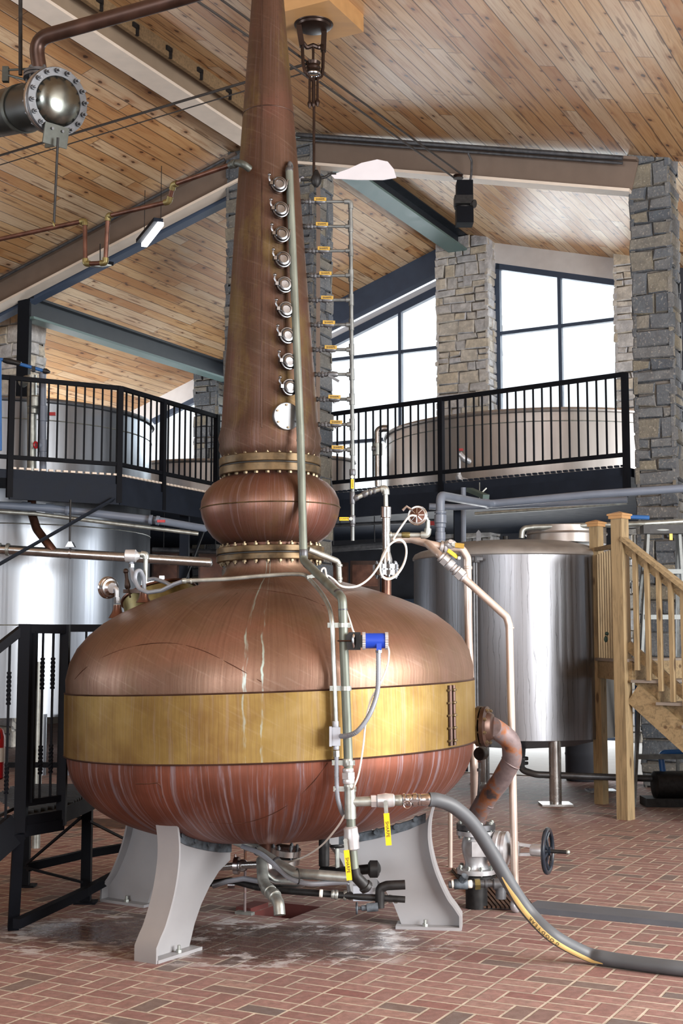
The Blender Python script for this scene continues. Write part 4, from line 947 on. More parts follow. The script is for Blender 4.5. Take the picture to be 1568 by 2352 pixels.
# --- flanged standpipe on the dome with diaphragm gauge and cross link to the manifold
YS = 7.5
sp = thing('standpipe', 'upright flanged pipe on the right shoulder of the dome', 'pipe', W(887, 1368, YS))
m = MB(); m.tube([W(887, 1376, YS), W(887, 1322, YS)], .0285, 20); m.build('copper_stub', M['copper_pipe'], sp)
m = MB(); m.ann(W(887, 1321, YS), W(887, 1310, YS), .01, .072, 32); m.ann(W(887, 1307, YS), W(887, 1297, YS), .01, .072, 32); fl_ = m.build('flange', M['chrome'], sp)
for k in range(8):
    a = 2 * PI * k / 8 + .2; p = W(887, 1309, YS) + V((math.cos(a), math.sin(a), 0)) * .057; m = MB(); m.cyl(p - Z * .05, p + Z * .05, .005, n=8); m.hexa(p + Z * .03, Z, .010, .012); m.hexa(p - Z * .03, -Z, .010, .012); m.build('stud', M['dark_pipe'], fl_)
m = MB(); m.tube([W(887, 1297, YS), W(886.5, 1190, YS)], .0235, 20); m.lathe([(.034, 0), (.034, .03), (.024, .07)], W(887, 1296, YS), Z, 20); m.build('pipe', M['steel'], sp)
sleeve(sp, W(886, 1190, YS), W(886, 1164, YS), .030, M['chrome'], 'collar', 24)
m = MB(); m.tube([W(886, 1165, YS), W(885, 1121, YS), W(850, 1129, YS), W(812, 1146, YS)], .0135, 12, .02); m.build('link_pipe', M['galv'], sp)
m = MB(); m.tube([W(886, 1136, YS), W(885, 1122, YS), W(874, 1124, YS)], .0215, 12, .02); m.build('elbow', M['galv'], sp)
for a, b in (((862, 1126.5), (856, 1128)), ((852, 1129), (846, 1131)), ((842, 1132), (832, 1137)), ((822, 1141), (812, 1146))): sleeve(sp, W(*a, YS), W(*b, YS), .0185, M['dark_pipe'], 'union_nut', 8)
m = MB(); m.tube([W(892, 1229, YS), W(974, 1229, YS), W(982, 1222, YS), W(982, 1195, YS)], .014, 12, .02); m.build('gauge_pipe', M['galv'], sp)
sleeve(sp, W(922, 1229, YS), W(941, 1229, YS), .018, M['brass_fit'], 'brass_nipple', 10); sleeve(sp, W(892, 1229, YS), W(899, 1229, YS), .02, M['galv'], 'collar')
m = MB(); m.tube([W(966, 1229, YS), W(981, 1229, YS), W(982, 1214, YS)], .021, 12, .02); m.build('elbow', M['galv'], sp)
gn = V((-.28, -.95, .1)).normalized(); gc = W(958, 1184, 7.48)
m = MB(); m.lathe([(.0, -.02), (.045, -.02), (.052, -.012), (.052, .0), (.047, .004)], gc, gn, 32); m.build('diaphragm_body', M['steel'], sp)
m = MB(); m.lathe([(.044, .0), (.044, .006), (.012, .014), (0, .014)], gc, gn, 32); gface = m.build('diaphragm_face', M['copper_pipe'], sp)
aa, bb, _ = frame_of(gn)
for k in range(8):
    a = k * PI / 4; d = aa * math.cos(a) + bb * math.sin(a); m = MB(); m.beam(gc + gn * .013 + d * .012, gc + gn * .009 + d * .042, .004, .006, gn); m.build('rib', M['chrome'], gface)
m = MB(); m.torus(gc - gn * .004, gn, .053, .006, 32, 8); m.tube([gc + V((-.04, -.01, .035)), gc + V((-.062, -.015, .05)), gc + V((-.085, -.015, .028))], .008, 8); m.build('clamp', M['chrome'], sp)
m = MB(); m.tube([W(981, 1200, YS), W(980, 1190, YS - .0), W(970, 1186, YS)], .012, 10, .02); m.build('gauge_elbow', M['galv'], sp)
m = MB(); m.tube([W(856, 1308, YS - .03), W(872, 1308, YS - .03)], .006, 8); m.box(W(862, 1308, YS), (.03, .04, .05)); m.build('clip', M['dark_pipe'], sp)
# --- pressure gauge, spray hose and hatch on the left shoulder of the dome
p0 = W(269, 1408, 7.45)
g = thing('pressure_gauge', 'round steel pressure gauge on a stub at the left of the dome', 'gauge', p0)
m = MB(); m.lathe([(.05, -.03), (.032, .0), (.025, .02), (.023, .045)], p0, Z, 20); m.build('copper_stub', M['copper_pipe'], g)
sleeve(g, W(269, 1394, 7.45), W(269, 1388, 7.45), .022, M['galv'], 'collar'); sleeve(g, W(268.5, 1386, 7.45), W(268.5, 1372, 7.45), .019, M['chrome'], 'hex_fitting', 6)
m = MB(); m.tube([W(268.5, 1372, 7.45), W(268.5, 1352, 7.45), W(253, 1347, 7.47)], .014, 12, .025); m.build('elbow', M['silver_paint'], g)
gn = V((-.66, .74, .08)).normalized(); gc = W(251, 1350, 7.46)
m = MB(); m.lathe([(.0, -.03), (.03, -.03), (.042, -.016), (.052, -.014), (.055, -.004), (.06, -.002), (.064, .006), (.064, .02), (.058, .024), (0, .02)], gc, gn, 36); m.build('dial_case', M['chrome'], g)
hc = W(372, 1398, 7.95); hn = V((-.26, .30, .93)).normalized()
h = thing('access_hatch', 'low brass hatch with hinged lid on the back left of the dome', 'hatch', hc)
m = MB(); m.lathe([(.225, -.12), (.225, .075), (.21, .075), (.21, -.12)], hc, hn, 48); m.build('brass_collar', M['brass_fit'], h)
m = MB(); m.lathe([(.225, .075), (.236, .08), (.236, .092), (.19, .11), (.08, .12), (0, .121)], hc, hn, 48); m.build('lid', M['copper_pipe'], h)
m = MB(); a = W(289, 1312, 7.75); m.sphere(a, .017); m.cyl(a, W(293, 1345, 7.75), .011, n=10); m.lathe([(.012, 0), (.018, .03), (.018, .05), (.012, .06)], W(291, 1330, 7.75), W(293, 1347, 7.75) - W(291, 1330, 7.75), 12); m.tube([W(293, 1345, 7.75), W(299, 1372, 7.72)], .006, 8); m.box(W(303, 1358, 7.75), (.1, .03, .022)); m.build('lid_clamp', M['bronze'], h)
m = MB(); m.box(W(345, 1340, 7.9), (.10, .03, .06)); m.box(W(372, 1338, 7.9), (.03, .03, .08)); m.build('hinge', M['steel'], h)
s = thing('spray_line', 'upright sampling line with strainer and looped grey hose left of the neck', 'pipe', W(332, 1378, 7.3))
m = MB(); m.lathe([(.045, -.02), (.026, .01), (.024, .04)], W(330, 1376, 7.3), Z, 18); m.build('copper_stub', M['copper_pipe'], s)
sleeve(s, W(331, 1364, 7.3), W(331, 1356, 7.3), .020, M['galv'], 'collar')
m = MB(); m.tube([W(331, 1358, 7.3), W(330, 1326, 7.3), W(322, 1310, 7.28), W(313, 1312, 7.27), W(309, 1330, 7.27), W(318, 1352, 7.25), W(340, 1361, 7.22), W(372, 1356, 7.15), W(400, 1342, 7.08), W(420, 1335, 7.03)], .012, 10, .06); m.build('hose', M['flex'], s)
m = MB(); m.tube([W(334, 1336, 7.34), W(335, 1274, 7.34), W(314, 1273, 7.34)], .013, 12, .02); m.build('pipe', M['galv'], s)
m = MB(); m.tube([W(335, 1284, 7.34), W(335, 1274, 7.34), W(324, 1273, 7.34)], .019, 12, .018); m.build('elbow', M['galv'], s)
m = MB(); m.lathe([(.024, 0), (.036, .004), (.036, .06), (.026, .066), (.015, .085)], W(287, 1277, 7.34), (1, 0, 0), 20); m.build('strainer', M['silver_paint'], s)
m = MB(); m.tube([W(302, 1290, 7.34), W(302, 1304, 7.34), W(306, 1330, 7.3), W(320, 1352, 7.27)], .012, 10, .06); m.build('drop_hose', M['flex'], s)
sleeve(s, W(302, 1296, 7.34), W(302, 1303, 7.34), .017, M['chrome'], 'gland', 6)
m = MB(); m.tube(spline([W(338, 1332, 7.6), W(355, 1330, 7.65), W(380, 1338, 7.65), W(395, 1346, 7.6)], 6), .012, 10); m.build('back_hose', M['flex'], s)

# --- weld seams and scars on the copper
def seam(par, name, px, r=.0022, mat='copper_pipe'):
    m = MB(); m.tube(spline([on(x, y, .0006) for x, y in px], 5), r, 6); m.build(name, M[mat], par)
seam(dome, 'weld_seam', ((172, 1560), (196, 1535), (250, 1503), (320, 1482), (390, 1477), (460, 1492), (530, 1526), (600, 1566)))
seam(dome, 'weld_seam', ((540, 1352), (610, 1356), (690, 1370), (745, 1392)))
seam(dome, 'scar', ((545, 1362), (510, 1395), (482, 1440), (470, 1490)), .0018, 'brass_flange')
seam(dome, 'scar', ((440, 1385), (395, 1420), (372, 1470)), .0015, 'brass_flange')
seam(bowl, 'weld_seam', ((480, 1888), (560, 1890), (640, 1862), (710, 1806), (752, 1752)))
seam(bowl, 'patch_seam', ((312, 1800), (340, 1800), (366, 1801), (374, 1832)), .003)
# ================================================================= pale copper steam pipes right of the still
YB = 7.78
sA = pipe_thing('steam_pipe', 'pale pink steam pipe bending down close behind the right of the pot', 'pipe', [W(900, 1238, 8.05), W(945, 1238, 8.0), W(986, 1250, 7.95), W(1018, 1257, 7.95), W(1060, 1259, 7.95), W(1073, 1282, 7.95), W(1076, 1470, 7.95), W(1088, 1760, 7.95), WF(1094, 2030)], .0245, M['pink_pipe'], .05)
sleeve(sA, W(1010, 1254, 7.95), W(1018, 1256, 7.95), .037, M['silver_paint'], 'flange'); sleeve(sA, W(1020, 1257, 7.95), W(1026, 1258, 7.95), .035, M['silver_paint'], 'flange')
m = MB(); m.sphere(W(1034, 1250, 7.93), .028, (1.4, 1, 1)); m.hexa(W(1034, 1246, 7.9), (0, -1, .3), .014, .02); m.build('ball_valve', M['silver_paint'], sA)
lever(sA, W(1040, 1252, 7.91), (1, 0, -.12), (0, -1, .2), .055, .03, M['old_yellow'], None, .012)
sleeve(sA, W(1074, 1300, 7.95), W(1074, 1308, 7.95), .0265, M['pink_pipe'], 'joint_ring')
sB = pipe_thing('steam_pipe', 'pale pink steam pipe slanting down to the floor right of the still', 'pipe', [W(980, 1248, 7.93), W(1010, 1276, YB), W(1062, 1325, YB), W(1163, 1417, YB), W(1169, 1436, YB), W(1175, 1700, YB), W(1183, 2066, YB), W(1184, 2082, YB), W(1190, 2090, YB)], .0225, M['pink_pipe'], .045)
A, B = W(1010, 1276, YB), W(1066, 1328, YB)
for a, b, r, n in ((.02, .10, .034, 16), (.12, .30, .038, 6), (.32, .50, .034, 16), (.52, .60, .029, 16), (.62, .70, .034, 16), (.72, .92, .038, 6), (.93, 1.0, .031, 16)): sleeve(sB, A.lerp(B, a), A.lerp(B, b), r, M['silver_paint'], 'union', n)
lever(sB, W(1052, 1283, YB - .03), W(1024, 1262, YB - .05) - W(1052, 1283, YB - .03), (.3, -1, .4), .07, .024, M['yellow'], None, .012)
m = MB(); m.hexa(W(1050, 1284, YB - .01), (.2, -.6, .7), .016, .04); m.build('valve_stem', M['dark_pipe'], sB)
sleeve(sB, W(1171, 1440, YB), W(1171, 1444, YB), .0245, M['pink_pipe'], 'joint_ring'); sleeve(sB, W(1183, 2052, YB), W(1183.2, 2058, YB), .026, M['galv'], 'joint_ring')
m = MB(); m.sphere(W(1184, 2080, YB), .034, (1, 1, 1.2)); m.build('foot_elbow', M['silver_paint'], sB)
# thin floor stub and small fittings beside the right leg
p = WF(1034, 1992); m = MB(); m.tube([p, W(1034, 1850, p.y)], .0165, 12); solo(m, 'floor_pipe', M['pink_pipe'], 'thin pale upright pipe standing just behind the right leg', 'pipe')
# big bottom outlet of the pot: brass flange, rusty elbow, silver valve with black hand wheel
fa = V((.93, -.36, 0)).normalized(); pc = W(1089, 1668, 7.42)
o = thing('outlet_pipe', 'rusty thick elbow pipe from the brass flange on the right of the pot', 'pipe', WF(1094, 2036))
m = MB(); m.lathe([(.075, -.10), (.075, .015), (.112, .018), (.112, .042), (.06, .042)], pc, fa, 36); fl_ = m.build('brass_flange', M['brass_flange'], o)
m = MB(); m.lathe([(.06, .052), (.112, .052), (.112, .074), (.085, .082), (.07, .105), (.06, .11)], pc, fa, 36); m.build('iron_flange', M['dark_copper'], o)
for k in range(8):
    a = k * PI / 4 + .3; aa, bb, _ = frame_of(fa); q = pc + (aa * math.cos(a) + bb * math.sin(a)) * .094; m = MB(); m.cyl(q, q + fa * .092, .007, n=8); m.hexa(q + fa * .018, -fa, .012, .012); m.hexa(q + fa * .074, fa, .012, .012); m.build('bolt', M['bolt'], fl_)
YV = 7.92
t_ = NT('rusty_pipe_steel'); ob = t_.obj(); n_ = t_.noise(ob, 7, 5, .6); c_ = t_.ramp(n_, (.3, lin(92, 80, 82)), (.5, lin(126, 112, 112)), (.58, lin(150, 96, 62)), (.68, lin(70, 62, 64))); t_.bump(n_, .3, .01); M['rust'] = t_.fin(c_, .6, .35)
m = MB(); m.tube([pc + fa * .1, W(1142, 1677, 7.46), W(1174, 1700, 7.5), W(1176, 1745, 7.56), W(1150, 1792, 7.66), W(1110, 1845, 7.8), W(1095, 1872, 7.88), W(1094, 1900, YV)], .056, 24, .12); m.build('elbow', M['rust'], o)
for x, y, Y_, d in ((1172, 1752, 7.57, (-.5, .2, -.8)), (1113, 1842, 7.79, (-.5, .2, -.8)), (1096, 1884, 7.9, (0, 0, -1))): 
    m = MB(); m.torus(W(x, y, Y_), d, .057, .004, 24, 6); m.build('weld_bead', M['rust'], o)
v = thing('globe_valve', 'silver painted globe valve with black hand wheel beside the right leg', 'valve', WF(1094, 2036))
vc = W(1093, 1945, YV); zt_, zb_ = W(1093, 1905, YV).z, W(1093, 1994, YV).z
m = MB(); m.lathe([(.05, zt_ + .004), (.116, zt_ + .004), (.116, zt_ + .034), (.06, zt_ + .036)], (vc.x, vc.y, 0), Z, 36); m.build('mating_flange', M['dark_pipe'], v)
m = MB(); m.lathe([(.06, zb_ - .03), (.116, zb_ - .028), (.116, zb_ - .002), (.075, zb_), (.066, zb_ + .03), (.08, zb_ + .08), (.088, vc.z), (.08, zt_ - .06), (.07, zt_ - .035), (.116, zt_ - .03), (.116, zt_ - .004), (.06, zt_)], (vc.x, vc.y, 0), Z, 36); m.box(vc + V((.01, -.085, 0)), (.09, .03, .085)); body = m.build('body', M['silver_paint'], v)
for k in range(8):
    a = k * PI / 4 + .2; q = V((vc.x + .098 * math.cos(a), vc.y + .098 * math.sin(a), 0))
    for z0, z1 in ((zt_ - .05, zt_ + .052), (zb_ - .055, zb_ + .022)): m = MB(); m.cyl(q + Z * z0, q + Z * z1, .007, n=8); m.hexa(q + Z * (z1 - .016), Z, .013, .014); m.hexa(q + Z * (z0 + .016), -Z, .013, .014); m.build('bolt', M['galv'], body)
va = V((.93, -.37, .0)).normalized()
m = MB(); m.lathe([(.06, .05), (.075, .11), (.1, .12), (.1, .145), (.094, .15), (.094, .17), (.1, .172), (.1, .19), (.07, .2), (.03, .215)], vc, va, 32); bn = m.build('bonnet', M['silver_paint'], v)
m = MB(); sdv = Z.cross(va)
for s_ in (-1, 1): m.beam(vc + va * .2 + Z * (s_ * .035), vc + va * .345 + Z * (s_ * .022), .025, .016, Z)
m.lathe([(.03, .33), (.035, .34), (.035, .40), (.02, .405)], vc, va, 18); m.lathe([(.04, .235), (.046, .24), (.046, .255), (.03, .262)], vc, va, 18); m.build('yoke', M['silver_paint'], v)
wc = vc + va * .43
m = MB(); m.torus(wc, va, .122, .0135, 40, 10); m.cyl(wc - va * .02, wc + va * .02, .026, n=16)
for k in range(5):
    a = 2 * PI * k / 5 + .4; d = Z * math.cos(a) + sdv * math.sin(a); m.tube([wc + d * .02, wc + d * .07 - va * .012, wc + d * .122], .0095, 8)
hw_ = m.build('hand_wheel', plain('dark_blue_black_enamel', (.012, .018, .028), .25), v)
m = MB(); m.cyl(wc - va * .04, wc + va * .115, .0115, n=12); m.build('stem', M['black_iron'], v); m = MB(); m.sphere(wc + va * .118, .014); m.build('stem_nut', M['galv'], v)
m = MB(); f0 = V((vc.x, vc.y, 0)); m.lathe([(.065, .0), (.065, zb_ - .055), (.1, zb_ - .054), (.116, zb_ - .05), (.116, zb_ - .034), (.05, zb_ - .032)], f0, Z, 28); m.build('pedestal', M['black_iron'], v)
d = thing('steam_trap', 'row of small greenish valve fittings low beside the globe valve', 'pipe fitting', WF(1090, 2060))
ya = 7.55; m = MB(); m.tube([W(1030, 2032, ya), W(1120, 2030, ya), W(1160, 2030, ya)], .02, 12); m.build('pipe', M['dark_pipe'], d)
for a, b, r, mt, n in ((1036, 1042, .024, 'white_cable', 12), (1042, 1074, .029, 'verdigris', 10), (1074, 1084, .023, 'white_cable', 12), (1090, 1102, .032, 'brass_fit', 6), (1112, 1118, .024, 'dark_pipe', 12), (1132, 1166, .032, 'dark_pipe', 14)): sleeve(d, W(a, 2031, ya), W(b, 2030.5, ya), r, M[mt], 'fitting', n)
m = MB(); m.cyl(W(1058, 2028, ya), W(1068, 2012, ya - .03), .022, n=10); m.build('strainer_plug', M['verdigris'], d)
m = MB(); m.tube([W(1150, 2030, ya), W(1150, 2064, ya)], .03, 14); m.tube([W(1146, 2024, ya + .1), W(1168, 2012, ya + .1), W(1170, 2030, ya + .1)], .03, 12, .03); m.build('drop_leg', M['dark_pipe'], d)
m = MB(); gp = [WF(1035, 1998, .006), WF(1152, 1995, .006), WF(1232, 2090, .006), WF(1108, 2087, .006)]; m.prism(gp, Z * .003); gr = thing('floor_grate', 'rusty floor grating under the globe valve', 'grate', WF(1130, 2040)); m.build('pit_plate', M['black_iron'], gr)
m = MB()
for k in range(12):
    s_ = (k + .5) / 12; a_, b_ = gp[0].lerp(gp[1], s_), gp[3].lerp(gp[2], s_); m.beam(a_ + Z * .008, b_ + Z * .008, .016, .012)
m.build('grate_slats', M['rust_grate'], gr)
b0, b1 = WF(1205, 2096), WF(1568, 2132); dx = (b1 - b0).normalized(); b1 = b0 + dx * 3.2; t0 = WF(1215, 2066, .032); dp = V((-dx.y, dx.x, 0)); wdt = abs((t0 - b0).dot(dp))
m = MB(); m.prism([b0, b1, b1 + dp * wdt, b0 + dp * wdt], Z * .032); m.bevel(.004); solo(m, 'channel_cover', M['grey_lid'], 'long flat grey floor channel cover behind the black hose', 'floor cover')
gd = thing('dial_gauge', 'small black dial gauge hanging below the outlet flange', 'gauge', W(1099, 1860, 7.7))
gp_ = W(1104, 1731, 7.7); m = MB(); m.lathe([(0, -.03), (.036, -.03), (.038, -.02), (.038, .02), (.034, .024), (0, .02)], gp_, (-.55, -.83, 0), 28); m.build('dial_case', M['black_iron'], gd)
m = MB(); m.tube([W(1101, 1748, 7.7), W(1100, 1800, 7.7), W(1096, 1850, 7.8)], .007, 8); sl = m.build('stem', M['dark_pipe'], gd); sleeve(gd, W(1101, 1745, 7.7), W(1101, 1751, 7.7), .012, M['chrome'], 'hex_fitting', 6); sleeve(gd, W(1100, 1765, 7.7), W(1100, 1772, 7.7), .013, M['dark_pipe'], 'fitting', 8)
# hose from the tee to the floor
hp = [W(985, 1836.5, YP), W(1005, 1838, YP + .01), W(1042, 1853, YP + .04), W(1086, 1893, YP + .09), W(1131, 1962, YP + .14), W(1173, 2035, YP + .17), W(1216, 2097, YP + .19), W(1272, 2151, YP + .13), WF(1345, 2190, .05), WF(1385, 2200, .040), WF(1425, 2207, .036), WF(1500, 2217, .036), WF(1568, 2225, .036), WF(1700, 2236, .036), WF(1900, 2240, .036)]
hs = spline(hp, 10); ho = thing('rubber_hose', 'thick grey rubber hose from the still curving across the brick floor', 'hose', WF(1342, 2200))
m = MB(); m.tube(hs, .0345, 20); m.build('hose_body', M['rubber'], ho)
m = MB(); st = []; i0, i1 = 46, 92
for i in range(i0, i1):
    p = hs[i]; T = (hs[i + 1] - hs[i - 1]).normalized(); C_ = (V((0, 0, EYE)) - p); C_ = (C_ - T * C_.dot(T)).normalized(); S_d = T.cross(C_)   # side
    f = (i - i0) / (i1 - i0); ang = .45 if f < .35 else .45 + .75 * (f - .35)
    row = []
    for q in (-1, -.4, .4, 1):
        a = ang + q * .38 * min(1, .2 + f * 5) * min(1, (1 - f) * 5 + .15); row.append(m.bm.verts.new(p + (C_ * math.cos(a) + S_d * (-math.sin(a) if S_d.z > 0 else math.sin(a))) * .0350))
    st.append(row)
for a, b in zip(st, st[1:]):
    for k in range(3): m.bm.faces.new((a[k], a[k + 1], b[k + 1], b[k]))
stp = m.build('hose_stripe', M['hose_stripe'], ho)
acc = [0.0]
for a, b in zip(hs, hs[1:]): acc.append(acc[-1] + (b - a).length)
for k, chx in enumerate('GOODYEAR'):
    tgt = acc[71] - k * .021; i = max(q for q in range(len(acc)) if acc[q] <= tgt); fr_ = (tgt - acc[i]) / (acc[i + 1] - acc[i])
    p = hs[i].lerp(hs[i + 1], fr_); T = (hs[i + 2] - hs[i - 1]).normalized(); C_ = (V((0, 0, EYE)) - p); C_ = (C_ - T * C_.dot(T)).normalized(); S_d = T.cross(C_); f = (i + fr_ - i0) / (i1 - i0); ang = .45 if f < .35 else .45 + .75 * (f - .35)
    nn = C_ * math.cos(ang) + S_d * (-math.sin(ang) if S_d.z > 0 else math.sin(ang))
    text('lettering', chx, .026, p + nn * .0356, -T, nn.cross(-T), M['ink'], stp, .0002)

# ---------------------------------------------------------------- streaked stainless tank behind on the right
TC = V((1.83, 13.8, 0)); TR = 1.065
tk = thing('steel_tank', 'streaked stainless tank on legs at right behind the still', 'tank', TC)
ztr, zbt = W(1180, 1266, 12.75).z, W(1180, 1702, 12.75).z
m = MB(); m.lathe([(.0, zbt - .16), (TR * .6, zbt - .1), (TR - .03, zbt), (TR, zbt), (TR, ztr - .03)], TC, n=128, cap=False); m.build('shell', M['tank_streaked'], tk)
m = MB(); m.lathe([(TR, ztr - .03), (TR + .012, ztr - .02), (TR + .012, ztr), (TR - .01, ztr + .035), (TR - .06, ztr + .06), (TR * .6, ztr + .15), (0, ztr + .2)], TC, n=96, cap=False); m.build('domed_lid', M['lid_steel'], tk)
for a in (-75, 15, 105, 195):
    d_ = V((math.cos(math.radians(a)), math.sin(math.radians(a)), 0)) * .95; q = TC + d_; m = MB(); m.cyl(q + Z * .02, q + Z * (zbt + .02), .06, n=20); lg = m.build('leg', M['steel'], tk)
    m = MB(); m.box(q + Z * .01, (.3, .26, .02)); m.build('foot_plate', M['steel'], lg)
m = MB(); p = W(1099, 1246, 13.3); m.prism([p + V((-.025, 0, -.08)), p + V((.025, 0, -.08)), p + V((.025, 0, .1)), p + V((0, 0, .13)), p + V((-.025, 0, .1))], (0, .02, 0)); m.build('lifting_lug', M['dark_pipe'], tk)
m = MB(); p = W(1161, 1238, 13.6); m.cyl(p - Z * .04, p + Z * .03, .03, n=10); m.build('vent_plug', M['black_iron'], tk)
m = MB(); m.cyl(W(1300, 1250, 13.9), W(1300, 1212, 13.9), .42, n=40); m.torus(W(1300, 1228, 13.9), Z, .425, .012, 40, 6); m.build('manway', M['vat'], tk)
m = MB(); m.tube([W(1197, 1236, 13.6), W(1199, 1214, 13.6), W(1225, 1211, 13.6), W(1350, 1207, 13.5), W(1480, 1203, 13.4), W(1600, 1196, 13.4), W(1900, 1180, 13.3)], .03, 12, .08); m.build('vent_pipe', M['galv'], tk)
m = MB(); m.cyl(W(1087, 1290, 12.78), W(1090, 1640, 12.78), .018, n=10); m.cyl(W(1093, 1290, 12.78), W(1096, 1640, 12.78), .012, n=10); sgl = m.build('sight_tube', M['dark_pipe'], tk)
m = MB(); m.hexa(W(1090, 1292, 12.76), Z, .05, .06); m.box(W(1096, 1284, 12.74), (.1, .04, .03)); m.build('gauge_cock', M['dark_pipe'], tk)
m = MB(); m.tube([W(1200, 1708, 13.2), W(1196, 1768, 13.0), W(1230, 1779, 12.9), W(1400, 1785, 12.9), W(1560, 1790, 12.9), W(1700, 1792, 12.9)], .033, 14, .1); op = m.build('drain_pipe', M['dark_pipe'], tk)
sleeve(op, W(1199, 1738, 13.1), W(1199, 1746, 13.1), .06, M['black_iron'], 'flange'); sleeve(op, W(1199, 1749, 13.1), W(1199, 1756, 13.1), .06, M['black_iron'], 'flange')
# dark pump and red-brown drum beyond the stair
m = MB(); p = WF(1345, 1792); m.lathe([(.22, 0), (.23, .02), (.23, .28), (.235, .3), (.23, .32), (.23, .5), (.2, .52), (0, .52)], p, Z, 28); solo(m, 'waste_bin', M['dark_wall'], 'dark round bin on the pale floor behind the streaked tank', 'bin')
pm = thing('floor_pump', 'black pump on the floor under the wooden stairs at the right edge', 'pump', WF(1545, 1850))
p = WF(1548, 1850); m = MB(); m.lathe([(.1, -.2), (.13, -.19), (.13, .1), (.1, .12), (.06, .2)], p + Z * .2, (1, .1, 0), 24); m.build('motor', M['black_iron'], pm)
m = MB(); m.box(p + Z * .04, (.6, .3, .08)); m.build('base', M['black_iron'], pm); m = MB(); m.tube([p + V((-.1, 0, .3)), p + V((-.12, 0, .5)), p + V((.3, 0, .52))], .03, 10, .05); m.build('blue_hose', M['blue_hose'], pm)
m = MB(); m.cyl(W(1463, 1700, 12.9), W(1462, 1480, 12.9), .022, n=10); solo(m, 'blue_pipe', M['blue_hose'], 'upright blue hose behind the wooden stair stringer', 'hose')
# ================================================================= under the pot: drain, spout and low pipe run
dr = thing('pot_drain', 'copper drain neck with steel flange under the middle of the pot', 'drain', V((CX + .02, CY - .1, .2)))
c0 = V((CX + .0, CY, 0)); m = MB(); m.cyl(c0 + Z * .46, c0 + Z * .30, .065, n=24); m.build('copper_neck', M['copper_pipe'], dr)
f0 = W(655, 1962, 7.42); m = MB(); m.lathe([(.0, -.045), (.085, -.045), (.085, -.012), (.03, -.01), (.03, .0), (.085, .002), (.085, .034), (0, .034)], f0 - Z * .0, (.12, -.1, 1), 28); fl_ = m.build('flange', M['steel'], dr)
m = MB(); m.tube([c0 + Z * .33, c0 + V((.05, -.02, .32)), f0 + Z * .02], .05, 14, .03); m.build('branch', M['dark_copper'], dr)
for k in range(6):
    a = k * PI / 3; q = f0 + V((.066 * math.cos(a), .066 * math.sin(a), 0)); m = MB(); m.cyl(q - Z * .06, q + Z * .055, .006, n=8); m.hexa(q + Z * .034, Z, .011, .014); m.build('bolt', M['dark_pipe'], fl_)
sp_ = thing('drain_spout', 'grey bent drain spout emptying into the square floor pit', 'pipe', W(630, 2100, 6.75))
m = MB(); m.tube([W(601, 1975, 7.1), W(603, 2015, 7.0), W(606, 2030, 6.97), W(628, 2055, 6.85), W(640, 2075, 6.8), W(642, 2102, 6.78)], .03, 16, .05); m.build('pipe', M['galv'], sp_)
sleeve(sp_, W(612, 2040, 6.93), W(622, 2050, 6.88), .036, M['galv'], 'joint_collar'); sleeve(sp_, W(626, 2053, 6.86), W(633, 2061, 6.83), .035, M['galv'], 'joint_collar')
m = MB(); m.tube([W(612, 1984, 7.1), W(614, 2010, 7.08), W(640, 2022, 7.05), W(682, 2022, 7.0), W(694, 2018, 7.0)], .042, 14, .06); solo(m, 'trap_elbow', M['steel'], 'dull steel pipe elbow beside the drain spout under the pot', 'pipe')
rod = W(566, 2095, 6.9); rod = WF(562, 2100); m = MB(); m.cyl(rod, V((rod.x, rod.y, .5)), .008, n=8); m2 = thing('support_rod', 'thin rusty rod with small plate standing under the pot', 'rod', rod)
m.build('rod', M['rust'], m2); m = MB(); m.box(rod + Z * .008, (.11, .04, .016), R); m.build('base_plate', M['galv'], m2)
lp = thing('drain_line', 'thick grey drain line sloping under the pot to the drain pipe foot', 'pipe', W(700, 2010, 6.7))
m = MB(); m.tube([W(540, 1930, 7.0), W(585, 1948, 6.95), W(640, 1985, 6.8), W(680, 2007, 6.68), W(735, 2010, 6.6), W(805, 2016, 6.55)], .0255, 16, .06); m.build('pipe', M['galv'], lp)
for a, b, c_, d_ in ((590, 1952, 596, 1956), (632, 1979, 638, 1983), (676, 2004, 684, 2008)): sleeve(lp, W(a, b, 6.95 - (a - 585) * .0027), W(c_, d_, 6.95 - (c_ - 585) * .0027), .027, M['dark_pipe'], 'joint_ring')
m = MB(); m.tube(spline([W(556, 1944, 6.95), W(600, 1962, 6.85), W(640, 1996, 6.75), W(668, 2018, 6.68), W(710, 2030, 6.6), W(760, 2028, 6.58), W(800, 2026, 6.55)], 8), .0125, 10); m.build('flexible_conduit', M['flex'], lp)
m = MB(); m.torus(W(683, 2013, 6.64), (1, .3, 0), .036, .003, 20, 6); m.build('cable_tie', M['ink'], lp)
ln = thing('floor_pipe_run', 'dark low pipe run along the floor under the pot', 'pipe', WF(700, 2065))
m = MB(); m.tube([W(478, 2030, 7.25), W(530, 2022, 7.2), W(590, 2038, 7.1), W(640, 2045, 7.0), W(735, 2052, 6.9), W(830, 2060, 6.85), W(930, 2066, 6.85)], .017, 12, .05); m.build('pipe', M['black_iron'], ln)
for a, r, mt in ((733, .021, 'white_cable'), (760, .023, 'galv'), (768, .025, 'galv'), (788, .026, 'galv'), (800, .022, 'galv'), (880, .025, 'galv'), (892, .022, 'galv'), (905, .02, 'galv')): sleeve(ln, W(a, 2052 + (a - 735) * .08, 6.88), W(a + 8, 2052.6 + (a - 735) * .08, 6.88), r, M[mt], 'fitting')
m = MB(); m.box(W(833, 2050, 6.88), (.10, .06, .075)); m.bevel(.004); m.build('valve_box', M['box_grey'], ln)
